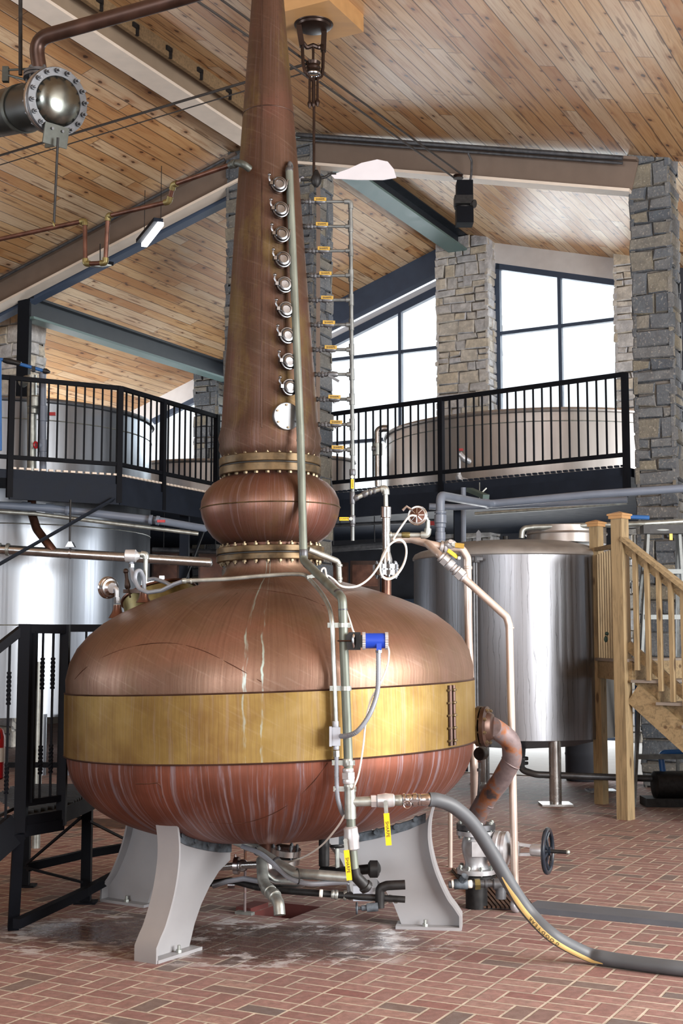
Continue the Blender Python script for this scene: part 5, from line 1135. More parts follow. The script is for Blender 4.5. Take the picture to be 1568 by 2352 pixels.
m = MB(); m.tube([W(872, 2085, 6.83), W(872, 2040, 6.83), W(888, 2034, 6.83), W(930, 2032, 6.83)], .024, 14, .04); m.build('black_elbow', M['black_iron'], ln)
m = MB(); m.cyl(W(830, 2086, 6.8), W(868, 2083, 6.8), .014, n=10); m.cyl(W(842, 2085, 6.8), W(868, 2083, 6.8), .022, n=12); m.torus(W(819, 2086, 6.8), (1, 0, 0), .026, .006, 16, 6); m.cyl(W(816, 2086, 6.8), W(832, 2086, 6.8), .008, n=8); m.build('gate_valve', M['verdigris'], ln)
m = MB(); m.tube([W(490, 2035, 7.2), W(520, 2025, 7.15), W(560, 2018, 7.1), W(600, 2025, 7.05)], .014, 10, .05); m.build('pale_hose', M['flex'], ln)
cl = thing('clamp_valve', 'horizontal steel pipe with clamp joints between the front and rear legs', 'pipe', W(545, 1990, 7.6))
m = MB(); m.tube([W(480, 1995, 7.7), W(545, 1988, 7.6), W(600, 1986, 7.45)], .02, 12); m.build('pipe', M['steel'], cl)
m = MB(); m.lathe([(.03, 0), (.05, .004), (.05, .03), (.03, .034)], W(537, 1988, 7.6), (1, -.2, 0), 20); m.cyl(W(541, 1976, 7.6), W(540, 1962, 7.6), .008, n=8); m.build('tri_clamp', M['chrome'], cl)
m = MB(); m.sphere(W(557, 1988, 7.58), .035); m.build('ball_body', M['steel'], cl)
bv = thing('stem_valve', 'black wheel valve on a grey stem low behind the lower yellow lever', 'valve', W(775, 2010, 7.2))
m = MB(); m.tube([W(740, 2000, 7.3), W(775, 2003, 7.2), W(870, 1994, 7.1)], .026, 12); m.lathe([(.03, 0), (.045, .01), (.045, .05), (.03, .06)], W(845, 1996, 7.1), (1, 0, 0), 14); m.build('pipe', M['black_iron'], bv)
m = MB(); m.cyl(W(775, 2003, 7.2), W(774, 1948, 7.2), .013, n=10); m.build('stem', M['galv'], bv); m = MB(); m.torus(W(774, 1944, 7.2), (0, .2, 1), .032, .008, 20, 8); m.box(W(774, 1944, 7.2), (.06, .012, .01)); m.build('hand_wheel', M['black_iron'], bv)
m = MB(); m.lathe([(.03, -.1), (.03, .1), (.02, .11), (.01, .13)], W(744, 1945, 7.3), (0, 0, -1), 14); solo(m, 'black_filter', M['black_iron'], 'small black cylinder hanging under the right side of the pot', 'filter')
m = MB(); m.cyl(WF(523, 2040) + Z * .02, WF(523, 2040) + V((.045, 0, .02)), .018, n=12); solo(m, 'hose_fitting', M['chrome'], 'loose chrome hose fitting lying under the pot', 'fitting')

# ================================================================= black steel platform and stair at left
pf = thing('steel_platform', 'black steel platform with gate and legs at the left of the still', 'platform', WF(60, 2110))
def bar(par, name, a, b, w, h=None, mat='black_steel', up=None):
    m = MB(); m.beam(a, b, w, h or w, up); return m.build(name, M[mat], par)
c1 = WF(30, 2135); c2 = WF(197, 2074); c3 = WF(58, 2036); g2 = V((W(141, 1866, 7.4).x, 7.4, 0)); c1t = V((W(44, 1870, 7.13).x, 7.13, 0))
bar(pf, 'leg', c1, V((c1t.x, c1t.y, .55)), .058); bar(pf, 'leg', c2, c2 + Z * .56, .058); bar(pf, 'leg', c3, c3 + Z * .55, .05)
for c in (c2, c3): 
    m = MB(); m.box(c + Z * .006, (.13, .11, .012)); m.build('base_plate', M['black_steel'], pf)
gp1, gp2 = V((c1t.x + .01, c1t.y, 0)), g2
bar(pf, 'gate_post', gp1 + Z * .55, gp1 + Z * 1.66, .062); bar(pf, 'gate_post', gp2 + Z * .55, gp2 + Z * 1.66, .05)
gt = bar(pf, 'gate_top_rail', gp1 + Z * 1.635, gp2 + Z * 1.635, .045, .05); bar(pf, 'gate_bottom_rail', gp1 + Z * .70, gp2 + Z * .70, .03, .035); bar(pf, 'gate_kick_bar', gp1 + Z * .59, gp2 + Z * .59, .04, .09)
def twist(par, a, b):
    m = MB(); m.beam(a, b, .012, .012); d = (V(b) - V(a))
    for f0_, f1_ in ((.16, .32), (.66, .84)):
        n = 28; pts = [V(a).lerp(V(b), f0_ + (f1_ - f0_) * k / n) for k in range(n + 1)]
        for ph in (0, PI): m.tube([p + V((math.cos(k * .8 + ph), math.sin(k * .8 + ph), 0)) * .007 for k, p in enumerate(pts)], .007, 6)
    m.build('twisted_baluster', M['black_steel'], par)
for f in (.44, .70): twist(pf, gp1.lerp(gp2, f) + Z * .70, gp1.lerp(gp2, f) + Z * 1.62)
bar(pf, 'inner_stile', gp1.lerp(gp2, .22) + Z * .70, gp1.lerp(gp2, .22) + Z * 1.62, .055, .03)
bk1, bk2 = V((-2.25, 9.0, 0)), V((-1.62, 9.0, 0))
plat = [gp1 - V((.02, 0, 0)), gp2, gp2.lerp(c2, .5) + V((.015, -.02, 0)), c2 + V((.03, 0, 0)), V((-1.52, 8.4, 0)), bk2, bk1, V((c3.x - .1, c3.y, 0))]
m = MB(); m.prism([p + Z * .585 for p in plat], Z * .008); m.build('deck_plate', M['black_iron'], pf)
m = MB()
for k in range(26):
    y = 7.2 + k * .068; xs = [-1.62 - .55 * max(0, min(1, (8.9 - y) / 1.8)) * 0 - .55, -1.60 + min(0, (y - 7.95)) * .35]
    if y < 7.45: xs[1] = min(xs[1], gp1.x + (gp2.x - gp1.x) * (y - 7.13) / .27 )
    if xs[1] - xs[0] > .05: m.beam(V((xs[0] + (.45 if y < 8.3 else .0) * max(0, (8.3 - y)), y, .606)), V((xs[1], y, .606)), .012, .025)
m.beam(V((-1.9, 7.2, .603)), V((-1.9, 8.97, .603)), .012, .02); m.build('grating', M['black_iron'], pf)
rim = [gp2 + Z * .60, gp2.lerp(c2, .5) + V((.02, -.03, .60)), c2 + V((.04, -.01, .60))]
for a, b in zip(rim, rim[1:]): bar(pf, 'curved_edge_plate', a, b, .012, .085)
bar(pf, 'front_beam', gp1 + Z * .555, gp2 + Z * .555, .05, .06)
for a, b in ((W(38, 2122, 7.13), W(192, 2050, 7.84)), (W(192, 2050, 7.84), W(262, 2012, 8.3)), (W(62, 1992, 8.38), W(192, 1962, 8.6)), (W(192, 1962, 8.6), W(286, 1946, 8.8))): bar(pf, 'lower_rail', a, b, .045, .05)
for a, b in ((W(60, 1985, 8.3), W(188, 1876, 7.9)), (W(56, 1992, 8.36), W(188, 2026, 7.87)), (W(205, 1886, 7.9), W(292, 1930, 8.75)), (W(158, 1868, 8.6), W(188, 1880, 7.9))): bar(pf, 'cross_brace', a, b, .014, .014)
br = [V((-1.95, 8.95, 0)), V((-1.45, 8.95, 0))]
bar(pf, 'rear_rail', br[0] + Z * 1.66, br[1] + Z * 1.66, .04, .05); bar(pf, 'rear_rail', br[0] + Z * .74, br[1] + Z * .74, .03, .035); bar(pf, 'rear_rail', V((-2.5, 8.95, .74)), br[0] + Z * .74, .03, .035)
for x in (-1.86, -1.74, -1.62): bar(pf, 'rear_baluster', V((x, 8.95, .74)), V((x, 8.95, 1.64)), .014)
st = thing('steel_stair', 'black steel stair with twisted balusters at the left picture edge', 'stair', WF(0, 2100))
sd = V((-.72, -.69, 0)).normalized(); a0 = V((gp1.x - .02, gp1.y, 0)); ln_ = .85
bar(st, 'handrail', a0 + Z * 1.63, a0 + sd * ln_ + Z * 1.02, .045, .045); bar(st, 'stringer', a0 + Z * .60 - Z * .02, a0 + sd * ln_ - Z * .0, .04, .16)
for k in range(4):
    p = a0 + sd * (.07 + .075 * k); dz = -.718 * (.07 + .075 * k); twist(st, p + Z * (.66 + dz), p + Z * (1.6 + dz))
    if k == 1:
        m = MB()
        for q in range(4): m.tube([p + V((.028 * math.sin(PI * f / 6) * math.cos(q * PI / 2 + f * .5), .028 * math.sin(PI * f / 6) * math.sin(q * PI / 2 + f * .5), 1.08 + .16 * f / 6 + dz)) for f in range(7)], .004, 6)
        m.build('basket_twist', M['black_steel'], st)
for k in range(4):
    p = a0 + sd * (.05 + .2 * k) + Z * (.43 - .145 * k) + V((-.35, .2, 0)); m = MB(); m.box(p, (.22, .7, .03), sd); m.build('tread', M['black_iron'], st)
ex = thing('fire_extinguisher', 'red cylinder with white label peeking in at the left picture edge', 'extinguisher', W(-14, 1800, 7.6))
p = W(-16, 1790, 7.6); m = MB(); m.lathe([(.05, 0), (.062, .01), (.062, .24), (.05, .28), (.02, .3)], p, Z, 20); m.build('cylinder', M['red'], ex); m = MB(); m.ann(p + Z * .10, p + Z * .18, .06, .0635, 24); m.build('label_band', M['white_cable'], ex)
m = MB(); m.prism([WF(55, 1893, .0), WF(300, 1905, .0), WF(300, 1886, 0), WF(55, 1876, 0)], Z * .012); solo(m, 'drain_strip', M['rust_grate'], 'long narrow drain grate across the bricks behind the platform legs', 'grate')
# tank legs and clutter beneath the left tank
for x in (95, 150):
    m = MB(); p = V((W(x, 1640, 15.8).x, 15.8, 0)); m.cyl(p, p + Z * .72, .07, n=16); solo(m, 'tank_leg', M['tank'], 'pale round leg under the big left tank, %s' % ('seen through the black gate' if x == 95 else 'nearest the pot'), 'tank leg')
m = MB(); m.cyl(W(92, 1520, 10.2), V((W(92, 1520, 10.2).x, 10.2, 0)), .033, n=14); solo(m, 'standing_pipe', M['galv'], 'upright grey pipe standing behind the black gate', 'pipe')
# ================================================================= wooden stair at right
ws = thing('wooden_stair', 'treated lumber stair with landing, posts and railing at the right', 'stair', WF(1437, 1882))
def wbar(name, a, b, w, h, par=None, mat='lumber', up=None, bev=.004):
    m = MB(); m.beam(a, b, w, h, up)
    if bev: m.bevel(bev, 1)
    o = m.build(name, M[mat], par or ws); return o
p2 = WF(1437, 1882); p1 = WF(1381, 1846)
s1 = V((math.cos(math.radians(-45)), math.sin(math.radians(-45)), 0)); s2 = V((.7071, .7071, 0))
zt2 = W(1437, 1190, p2.y).z; zt1 = W(1378, 1208, p1.y).z; zl_ = W(1400, 1512, p2.y).z
def post(p, z, w):
    m = MB(); m.beam(p, p + Z * z, w, w, s1); m.bevel(.005, 1); o = m.build('post', M['lumber'], ws)
    c = MB(); c.box(p + Z * (z + .006), (w + .03, w + .03, .03), s1); c.box(p + Z * (z + .028), (w + .05, w + .05, .016), s1)
    h = w / 2 + .025; q = [p + s1 * (i * h) + s2 * (j * h) + Z * (z + .036) for i, j in ((-1, -1), (1, -1), (1, 1), (-1, 1))]; tp = p + Z * (z + .062)
    for k in range(4): c.quad(q[k], q[(k + 1) % 4], tp, tp) if False else c.bm.faces.new([c.bm.verts.new(v) for v in (q[k], q[(k + 1) % 4], tp)])
    c.build('post_cap', M['timber_trim'], o); return o
post(p2, zt2, .115); post(p1, zt1, .10)
w12 = (p1 - p2).normalized(); sdn = V((-w12.y, w12.x, 0))
wbar('landing_top_rail', p2 + Z * W(1405, 1252, p2.y).z, p1 + Z * (W(1362, 1262, p1.y).z), .06, .035, None, 'lumber_x', Z)
nb = 9
for k in range(nb):
    q = p2.lerp(p1, (k + .8) / (nb + .6)); wbar('baluster', q + Z * (zl_ - .02), q + Z * (W(1405, 1256, p2.y).z), .038, .038, None, 'lumber', w12)
for sgn, L_ in ((1, 1.25),):
    m = MB(); ld = [p2 - s1 * .06 - w12 * .08, p1 - s1 * .06 + w12 * .1, p1 - s1 * .06 + w12 * .1 + V((1.2, .35, 0)), p2 + V((.09, .03, 0)) + s2 * 1.0, p2 + V((.10, -.06, 0))]
    m.prism([p + Z * (zl_ - .005) for p in ld], -Z * .028); m.build('landing_boards', M['tread'], ws)
wbar('landing_joist', p2 - s1 * .02 + Z * (zl_ - .115) - w12 * .06, p1 + Z * (zl_ - .115) + w12 * .06, .04, .17, None, 'lumber_x', Z)
wbar('landing_joist', p2 + s1 * .08 + Z * (zl_ - .12), p2 + s1 * .08 + s2 * 1.0 + Z * (zl_ - .12), .04, .19, None, 'lumber_x', Z)
# flight: direction s1 down to the right, boards across along s2
run, rise, nst = .25, .19, 7
sp0 = p2 + s1 * .10 + s2 * .02
for sidx, off in enumerate((0.0, 1.0)):
    o_ = sp0 + s2 * off
    a_, b_ = o_ + Z * (zl_ - rise - .12), o_ + s1 * run * nst + Z * (zl_ - rise - .12 - rise * nst)
    m = MB(); m.beam(a_, b_, .04, .20, Z); m.build('stringer', M['lumber_x'], ws)
for k in range(nst):
    z = zl_ - rise * (k + 1); c = sp0 + s1 * (run * (k + .5)) + s2 * .5
    m = MB(); m.box(c + s1 * .015 + Z * (z - .013), (run + .03, 1.1, .026), s1, s2); 
    tr_ = m.build('tread', M['tread'], ws)
    m = MB(); m.box(sp0 + s1 * (run * k + .0) + s2 * .5 + Z * (z + rise / 2 - .02), (.022, 1.0, rise - .03), s1, s2); m.build('riser', M['lumber_x'], ws)
    m = MB(); b0_ = sp0 + s1 * (run * k) + Z * (z - .026); m.prism([b0_ + s2 * .02, b0_ + s1 * run + s2 * .02, b0_ + s1 * (run * .9) - Z * .14 + s2 * .02, b0_ - Z * .02 + s2 * .02], s2 * .03); m.build('tread_block', M['lumber_x'], ws)
sl_ = rise / run
h0 = W(1421, 1238, p2.y).z; ha = p2 + s1 * .05 - s2 * .02; hb = ha + s1 * 1.3
hr = wbar('handrail', ha + Z * h0, hb + Z * (h0 - 1.3 * sl_), .10, .035, None, 'lumber_x', Z); wbar('handrail_apron', ha + Z * (h0 - .07) + s2 * .03, hb + Z * (h0 - .07 - 1.3 * sl_) + s2 * .03, .035, .09, None, 'lumber_x', Z)
l0 = W(1440, 1482, p2.y).z; wbar('bottom_rail', ha + s2 * .04 + Z * l0, hb + s2 * .04 + Z * (l0 - 1.3 * sl_), .035, .085, None, 'lumber_x', Z)
for k in range(9):
    q = ha + s1 * (.12 + .118 * k) - s2 * .005; dz = -(.12 + .118 * k) * sl_; wbar('baluster', q + Z * (l0 - .13 + dz), q + Z * (h0 - .02 + dz), .038, .038, None, 'lumber', s1)
# aluminium step ladder behind the stair
ld = thing('step_ladder', 'aluminium step ladder with black top cap behind the wooden stair', 'ladder', WF(1520, 1800))
yl = 12.9; lt = W(1517, 1212, yl); m = MB(); m.box(W(1522, 1217, yl), (.42, .16, .085)); m.bevel(.01); cap_ = m.build('top_cap', M['black_iron'], ld)
m = MB(); m.sphere(W(1522, 1217, yl - .081), 1, (.065, .003, .014), 20, 8); m.build('oval_badge', M['old_galv'], cap_)
for xa, xb, yy in ((1487, 1455, yl), (1559, 1600, yl)):
    m = MB(); a_ = W(xa, 1228, yy); b_ = WF(xb, 1480 + 4650 / (yl - .45)); m.beam(a_, V((b_.x, b_.y, 0)), .028, .07, (0, 1, 0)); m.build('front_rail', M['old_galv'], ld)
    m = MB(); b_ = V((b_.x, yl + .55, 0)); m.beam(a_ + V((0, .06, 0)), b_, .025, .05, (0, 1, 0)); m.build('rear_rail', M['old_galv'], ld)
for k in range(5):
    f = .14 + k * .17; a_ = W(1487, 1228, yl).lerp(WF(1455, 1480 + 4650 / (yl - .45)), f); b_ = W(1559, 1228, yl).lerp(WF(1600, 1480 + 4650 / (yl - .45)), f); m = MB(); m.beam(a_, b_, .09, .045, Z); m.build('step', M['old_galv'], ld)
m = MB(); m.box(W(1540, 1230, yl - .05), (.03, .02, .09)); m.build('yellow_tag', M['yellow'], ld)
p = W(1391, 1468, p2.y + .2); m = MB(); m.sphere(p, .03, (.6, .6, 1)); m.sphere(p + V((.01, 0, .05)), .018); solo(m, 'twine_bundle', plain('dark_green_twine', (.02, .06, .05), .6), 'small dark green bundle hung on the stair landing balusters', 'bundle')

# ================================================================= left background pipes and deck supports
b_ = thing('deck_brace', 'flat diagonal steel brace below the left deck corner', 'brace', W(0, 1290, 14.3)); bar(b_, 'bar', W(-70, 1335, 14.2), W(262, 1146, 15.15), .02, .10, 'deck_steel', (0, 1, 0))
b_ = thing('deck_brace', 'dark diagonal brace below the deck beside the onion bulb', 'brace', W(430, 1310, 17)); bar(b_, 'bar', W(424, 1335, 17.45), W(482, 1183, 17.3), .02, .10, 'black_steel', (0, 1, 0))
m = MB(); q = W(424, 1230, 17.6); m.beam(V((q.x, q.y, 0)), V((q.x, q.y, 3.4)), .16, .12); solo(m, 'deck_post', M['deck_steel'], 'dark steel post under the deck left of the onion bulb', 'post')
m = MB(); q = W(1055, 1200, 16.2); m.beam(V((q.x, q.y, 0)), V((q.x, q.y, 3.4)), .14, .14); solo(m, 'deck_post', M['deck_steel'], 'dark steel post under the right deck behind the streaked tank', 'post')
yp_ = 14.95
pp = pipe_thing('process_pipe', 'long horizontal stainless pipe with capped end in front of the left tank', 'pipe', [W(-600, 1224, yp_), W(-60, 1258, yp_), W(100, 1268, yp_), W(483, 1292, yp_)], .055, M['steel'], None, 20)
m = MB(); m.sphere(W(482, 1292, yp_), .055, (.6, 1, 1)); m.build('end_cap', M['steel'], pp)
sleeve(pp, W(14, 1262, yp_), W(22, 1262.5, yp_), .072, M['galv'], 'flange'); sleeve(pp, W(-5, 1261, yp_), W(2, 1261.5, yp_), .072, M['galv'], 'flange')
m = MB(); m.tube([W(73, 1085, 15.3), W(73, 1180, 15.2), W(84, 1215, 15.1), W(112, 1252, yp_), W(124, 1268, yp_)], .05, 16, .2); m.build('branch', M['copper_pipe'], pp)
m = MB(); m.tube([W(73, 862, 15.3), W(73, 1100, 15.3)], .056, 16); m.tube([W(50, 880, 15.35), W(62, 872, 15.3), W(76, 880, 15.3)], .058, 14, .05); m.lathe([(.06, 0), (.085, .02), (.085, .13), (.06, .15)], W(78, 938, 15.3), Z, 18); m.lathe([(.06, 0), (.07, .01), (.07, .06), (.06, .07)], W(76, 952, 15.3), Z, 18); m.build('upper_riser', M['galv'], pp)
hg = thing('pipe_hanger', 'black rod with clevis holding the stainless pipe by the left tank', 'hanger', W(160, 1262, yp_))
m = MB(); m.cyl(W(162, 1148, yp_), W(160, 1244, yp_), .012, n=8); m.build('rod', M['black_iron'], hg); m = MB(); m.prism([W(150, 1256, yp_ - .06), W(157, 1244, yp_ - .06), W(164, 1244, yp_ - .06), W(170, 1256, yp_ - .06)], (0, .12, 0)); m.ann(W(159.5, 1271, yp_), W(163, 1271, yp_), .056, .064, 24); m.build('clevis', M['chrome'], hg)
pv = thing('plastic_pipe', 'grey plastic riser with red valve handles in front of the upper left tank', 'pipe', W(98, 1085, 15.25))
m = MB(); m.tube([W(98, 862, 15.25), W(99, 1150, 15.25)], .042, 16); m.sphere(W(98, 862, 15.25), .045); m.build('pipe', M['pvc'], pv)
for a, c_, r in ((932, 968, .055), (1010, 1038, .05)): sleeve(pv, W(98.3, c_, 15.25), W(98.3, a, 15.25), r, M['pvc'], 'coupling')
m = MB(); m.box(W(121, 951, 15.2), (.07, .04, .04)); m.build('red_lever', M['red'], pv); m = MB(); m.cyl(W(86, 1023, 15.2), W(100, 1023, 15.25), .04, n=12); m.build('side_valve', M['pvc'], pv); m = MB(); m.torus(W(82, 1022, 15.15), (1, -.4, 0), .035, .012, 14, 6); m.build('red_wheel', M['red'], pv)
pv2 = thing('plastic_pipe', 'grey plastic pipe with red lever valve running just under the left deck', 'pipe', W(200, 1180, 15.1))
m = MB(); m.tube([W(-500, 1128, 15.0), W(-40, 1158, 15.1), W(120, 1168, 15.1), W(366, 1196, 15.2), W(470, 1214, 16)], .045, 16); m.build('pipe', M['pvc'], pv2)
for a, b2 in (((50, 1163), (70, 1164)), ((105, 1167), (124, 1169)), ((150, 1172), (158, 1173)), ((342, 1193), (350, 1194)), ((358, 1195), (366, 1196))): sleeve(pv2, W(*a, 15.12), W(*b2, 15.12), .056, M['pvc'], 'coupling')
m = MB(); m.box(W(370, 1197, 15.05), (.09, .03, .03)); m.build('red_lever', M['red'], pv2)
pipe_thing('water_pipe', 'thin speckled galvanised pipe below the plastic pipe at left', 'pipe', [W(-500, 1143, 14.9), W(-40, 1173, 15.0), W(80, 1180, 15.0), W(455, 1226, 15.4)], .024, M['galv'], None, 12)
hs_ = thing('wash_hose', 'blue wash hose with black nozzle above the left railing', 'hose', W(60, 845, 14.3))
m = MB(); m.tube([W(-30, 822, 14.3), W(5, 826, 14.3), W(60, 840, 14.3), W(105, 853, 14.3)], .02, 12); m.build('hose', M['blue_hose'], hs_); m = MB(); m.lathe([(.03, 0), (.032, .03), (.02, .06), (.012, .075)], W(100, 851.5, 14.3), (1, 0, -.25), 12); m.build('nozzle', M['black_iron'], hs_); m = MB(); m.box(W(78, 848, 14.3), (.04, .05, .06)); m.build('clip', M['black_iron'], hs_); m = MB(); m.lathe([(.026, 0), (.034, .05), (.028, .16), (.024, .2)], W(8, 827, 14.3), (1, 0, -.22), 12); m.build('coupling', M['black_iron'], hs_)
m = MB(); m.tube([W(-1, 828, 14.25), W(0, 1035, 14.25)], .022, 10); solo(m, 'blue_hose', M['blue_hose'], 'blue hose hanging down at the left edge beside the first railing post', 'hose')
# dark service space below the deck: cabinets and pipes
for k, (x0, x1, y0, y1, Y_, lab) in enumerate(((348, 412, 1262, 1346, 19.5, 'brown cabinet below the deck left of the steel post'), (455, 520, 1268, 1348, 19.5, 'brown cabinet right of the deck post beside the copper collar'), (752, 800, 1292, 1352, 19.0, 'narrow brown cabinet right of the lower brass flange'), (804, 872, 1288, 1350, 19.2, 'wide brown cabinet behind the flanged standpipe'))):
    a, b = W(x0, y1, Y_), W(x1, y0, Y_); t = thing('storage_cabinet', lab, 'cabinet', V(((a.x + b.x) / 2, Y_, 0)))  # brown and copper colours here paint in the copper reflected by steel fronts
    m = MB(); m.box(((a.x + b.x) / 2, Y_ + .2, b.z / 2), (b.x - a.x, .4, b.z)); m.build('body', M['dark_copper'], t)
    m = MB(); m.box(((a.x + b.x) / 2, Y_ - .005, (a.z + b.z) / 2 - .02), ((b.x - a.x) * .86, .02, (b.z - a.z) * .8)); m.build('front_panel', M['copper_pipe'], t)
for k, (x0, y0, x1, y1, Y_, r, lab) in enumerate(((745, 1182, 1000, 1168, 18.0, .03, 'thin dark pipe under the deck, highest beside the manifold'), (740, 1208, 1010, 1195, 18.0, .025, 'thin dark pipe under the deck, second below the edge'), (745, 1262, 880, 1252, 18.0, .05, 'thick dark pipe below the deck behind the drain bend'), (350, 1262, 520, 1268, 18.2, .035, 'dark pipe above the brown cabinets left of the neck'))):
    sv = thing('service_pipe', lab, 'pipe', W(x0, y0, Y_)); m = MB(); m.tube([W(x0, y0, Y_), W(x1, y1, Y_)], r, 10); m.build('pipe', M['dark_pipe'], sv)
    for f_ in (.15, .85): q = W(x0, y0, Y_).lerp(W(x1, y1, Y_), f_); m = MB(); m.cyl(q, V((q.x, q.y, 3.425)), .008, n=6); m.build('hanger_rod', M['black_iron'], sv)
# right background plastic pipes and pale pipe
pr_ = thing('plastic_pipe', 'grey plastic pipe with union dropping above the streaked tank and running right', 'pipe', W(1011, 1245, 12.2))
m = MB(); m.tube([W(1011, 1246, 12.2), W(1011, 1138, 12.2), W(1118, 1157, 13.6), W(1130, 1157, 13.7), W(1360, 1136, 13.3), W(1620, 1118, 12.9), W(1950, 1095, 12.5)], .042, 16, .08); m.build('pipe', M['pvc'], pr_)
for a, b2, r in (((1011, 1212), (1011, 1202), .052), ((1011, 1202), (1011, 1182), .058), ((1011, 1180), (1011, 1174), .056), ((1011, 1240), (1011, 1222), .048)): sleeve(pr_, W(*a, 12.2), W(*b2, 12.2), r, M['pvc'], 'union')
sleeve(pr_, W(1112, 1156, 13.55), W(1120, 1157, 13.62), .05, M['pvc'], 'coupling'); m = MB(); m.box(W(990, 1202, 12.3), (.06, .03, .04)); m.build('red_lever', M['red'], pr_)
p3_ = pipe_thing('plastic_pipe', 'second grey plastic pipe low under the right deck', 'pipe', [W(985, 1163, 14.5), W(1045, 1165, 14.5), W(1250, 1158, 14.2), W(1440, 1148, 13.9)], .035, M['pvc'], .05, 14)
for q in (W(1100, 1163.5, 14.42), W(1300, 1156, 14.12)): m = MB(); m.cyl(q, V((q.x, q.y + (1.6 if q.y < 14.3 else 1.8), 3.43)), .008, n=6); m.build('hanger_rod', M['black_iron'], p3_)
pipe_thing('water_pipe', 'thin steel pipe under the right deck above the streaked tank', 'pipe', [W(1090, 1180, 15.2), W(1240, 1170, 15), W(1440, 1155, 14.7)], .02, M['galv'], None, 10)
pipe_thing('drop_pipe', 'short dark pipe dropping behind the streaked tank lid', 'pipe', [W(1064, 1120, 14.9), W(1064, 1246, 14.9)], .03, M['pvc'], None, 12)
pipe_thing('blue_pipe', 'short blue hose behind the tall stair post', 'hose', [W(1440, 1187, 13.0), W(1490, 1189, 13.0)], .022, M['blue_hose'], None, 10)
fx = thing('strip_lamp', 'small teal strip lamp hanging under the right deck', 'lamp', W(1098, 1130, 15.5)); m = MB(); m.beam(W(1078, 1125, 15.5), W(1116, 1141, 15.0), .08, .05); m.build('housing', M['teal_flange'], fx); m = MB(); m.beam(W(1100, 1138, 15.4), W(1117, 1121, 15.4), .015, .015); m.cyl(W(1101, 1108, 15.4), W(1101, 1150, 15.4), .006, n=6); m.build('hanger', M['galv'], fx)
# standing pipes on the right deck
dp_ = thing('deck_riser', 'pale steel pipe with bent top in front of the right vat', 'pipe', W(868, 1100, 16.6))
m = MB(); m.tube([W(868, 1118, 16.6), W(867, 990, 16.6), W(876, 984, 16.6), W(890, 984, 16.6)], .045, 14, .12); m.build('pipe', M['steel'], dp_); sleeve(dp_, W(867, 1046, 16.6), W(867, 1018, 16.6), .06, M['galv'], 'valve_body'); m = MB(); m.cyl(W(853, 1030, 16.5), W(862, 1030, 16.5), .03, n=10); m.build('knob', M['dark_pipe'], dp_)
vv = thing('vat_valve', 'small white valve with red handle on the front of the wide vat', 'valve', W(1062, 1060, 16.65)); m = MB(); m.tube([W(1054, 1042, 16.6), W(1066, 1055, 16.6), W(1076, 1060, 16.7)], .04, 12, .05); m.tube([W(1052, 1092, 16.6), W(1056, 1102, 16.6), W(1072, 1106, 16.6)], .04, 12, .05); m.tube([W(1054, 1040, 16.6), W(1053, 1095, 16.6)], .025, 10); m.build('pipe', M['silver_paint'], vv); m = MB(); m.box(W(1056, 1033, 16.55), (.08, .03, .03)); m.build('red_lever', M['red'], vv)
# ================================================================= overhead: condenser, pipes, fan, belts, lamps
cn = thing('condenser', 'dark horizontal cylinder with bolted domed end at upper left', 'condenser', W(60, 240, 8.2))
ca = V((.66, -.72, -.20)).normalized(); cc = W(128, 234, 7.95)
m = MB(); m.lathe([(.145, -1.6), (.150, -1.59), (.150, -.03), (.12, -.02)], cc, ca, 48); m.build('shell', plain('dark_green_black_shell', (.008, .010, .009), .4), cn)
m = MB(); m.lathe([(.14, -.035), (.207, -.035), (.21, -.03), (.21, -.004), (.207, 0), (.14, 0)], cc, ca, 48); fl_ = m.build('flange', M['steel'], cn)
m = MB(); m.lathe([(.15, .004), (.207, .004), (.21, .008), (.21, .026), (.207, .03), (.15, .03)], cc, ca, 48); m.build('cover_flange', M['dark_pipe'], fl_)
m = MB(); m.lathe([(.158, .026), (.152, .045), (.13, .07), (.09, .088), (.04, .096), (0, .097)], cc, ca, 48); m.build('domed_end', M['dome_steel'], cn)
aa, bb, _ = frame_of(ca)
for k in range(16):
    a = 2 * PI * (k + .5) / 16; q = cc + (aa * math.cos(a) + bb * math.sin(a)) * .186; m = MB(); m.cyl(q - ca * .075, q + ca * .075, .0085, n=8); m.hexa(q + ca * .03, ca, .016, .018); m.hexa(q - ca * .035, -ca, .016, .018); m.build('bolt', M['dark_pipe'], fl_)
m = MB(); q = cc - ca * .42; m.ann(q - ca * .02, q + ca * .02, .150, .158, 40); m.box(q + Z * .24 - V((.11, .05, .03)), (.04, .035, .10)); m.tube([q + Z * .24 - V((.11, .05, 0)), cc - ca * .22 + Z * .25], .008, 8); m.tube([q + Z * .21 - V((.11, .05, 0)), cc - ca * .14 + Z * .13], .008, 8); m.build('strap', M['dull_fitting'], cn)
bq = cc + ca * .01 - Z * .22; m = MB(); m.box(bq, (.012, .17, .13), ca); m.box(bq - ca * .06 - Z * .02, (.12, .012, .10), ca); m.build('bottom_bracket', M['dull_fitting'], cn)
nz = W(92, 176, 8.05); m = MB(); m.cyl(nz - Z * .16, nz, .055, n=20); m.build('nozzle', M['black_iron'], cn)
m = MB(); m.ann(nz - Z * .018, nz - Z * .002, .02, .105, 32); m.ann(nz + Z * .004, nz + Z * .022, .02, .105, 32); nf = m.build('nozzle_flange', M['dark_pipe'], cn)
for k in range(6):
    a = k * PI / 3; q = nz + V((math.cos(a), math.sin(a), 0)) * .085; m = MB(); m.cyl(q - Z * .04, q + Z * .045, .008, n=8); m.hexa(q + Z * .022, Z, .014, .014); m.build('bolt', M['dark_pipe'], nf)
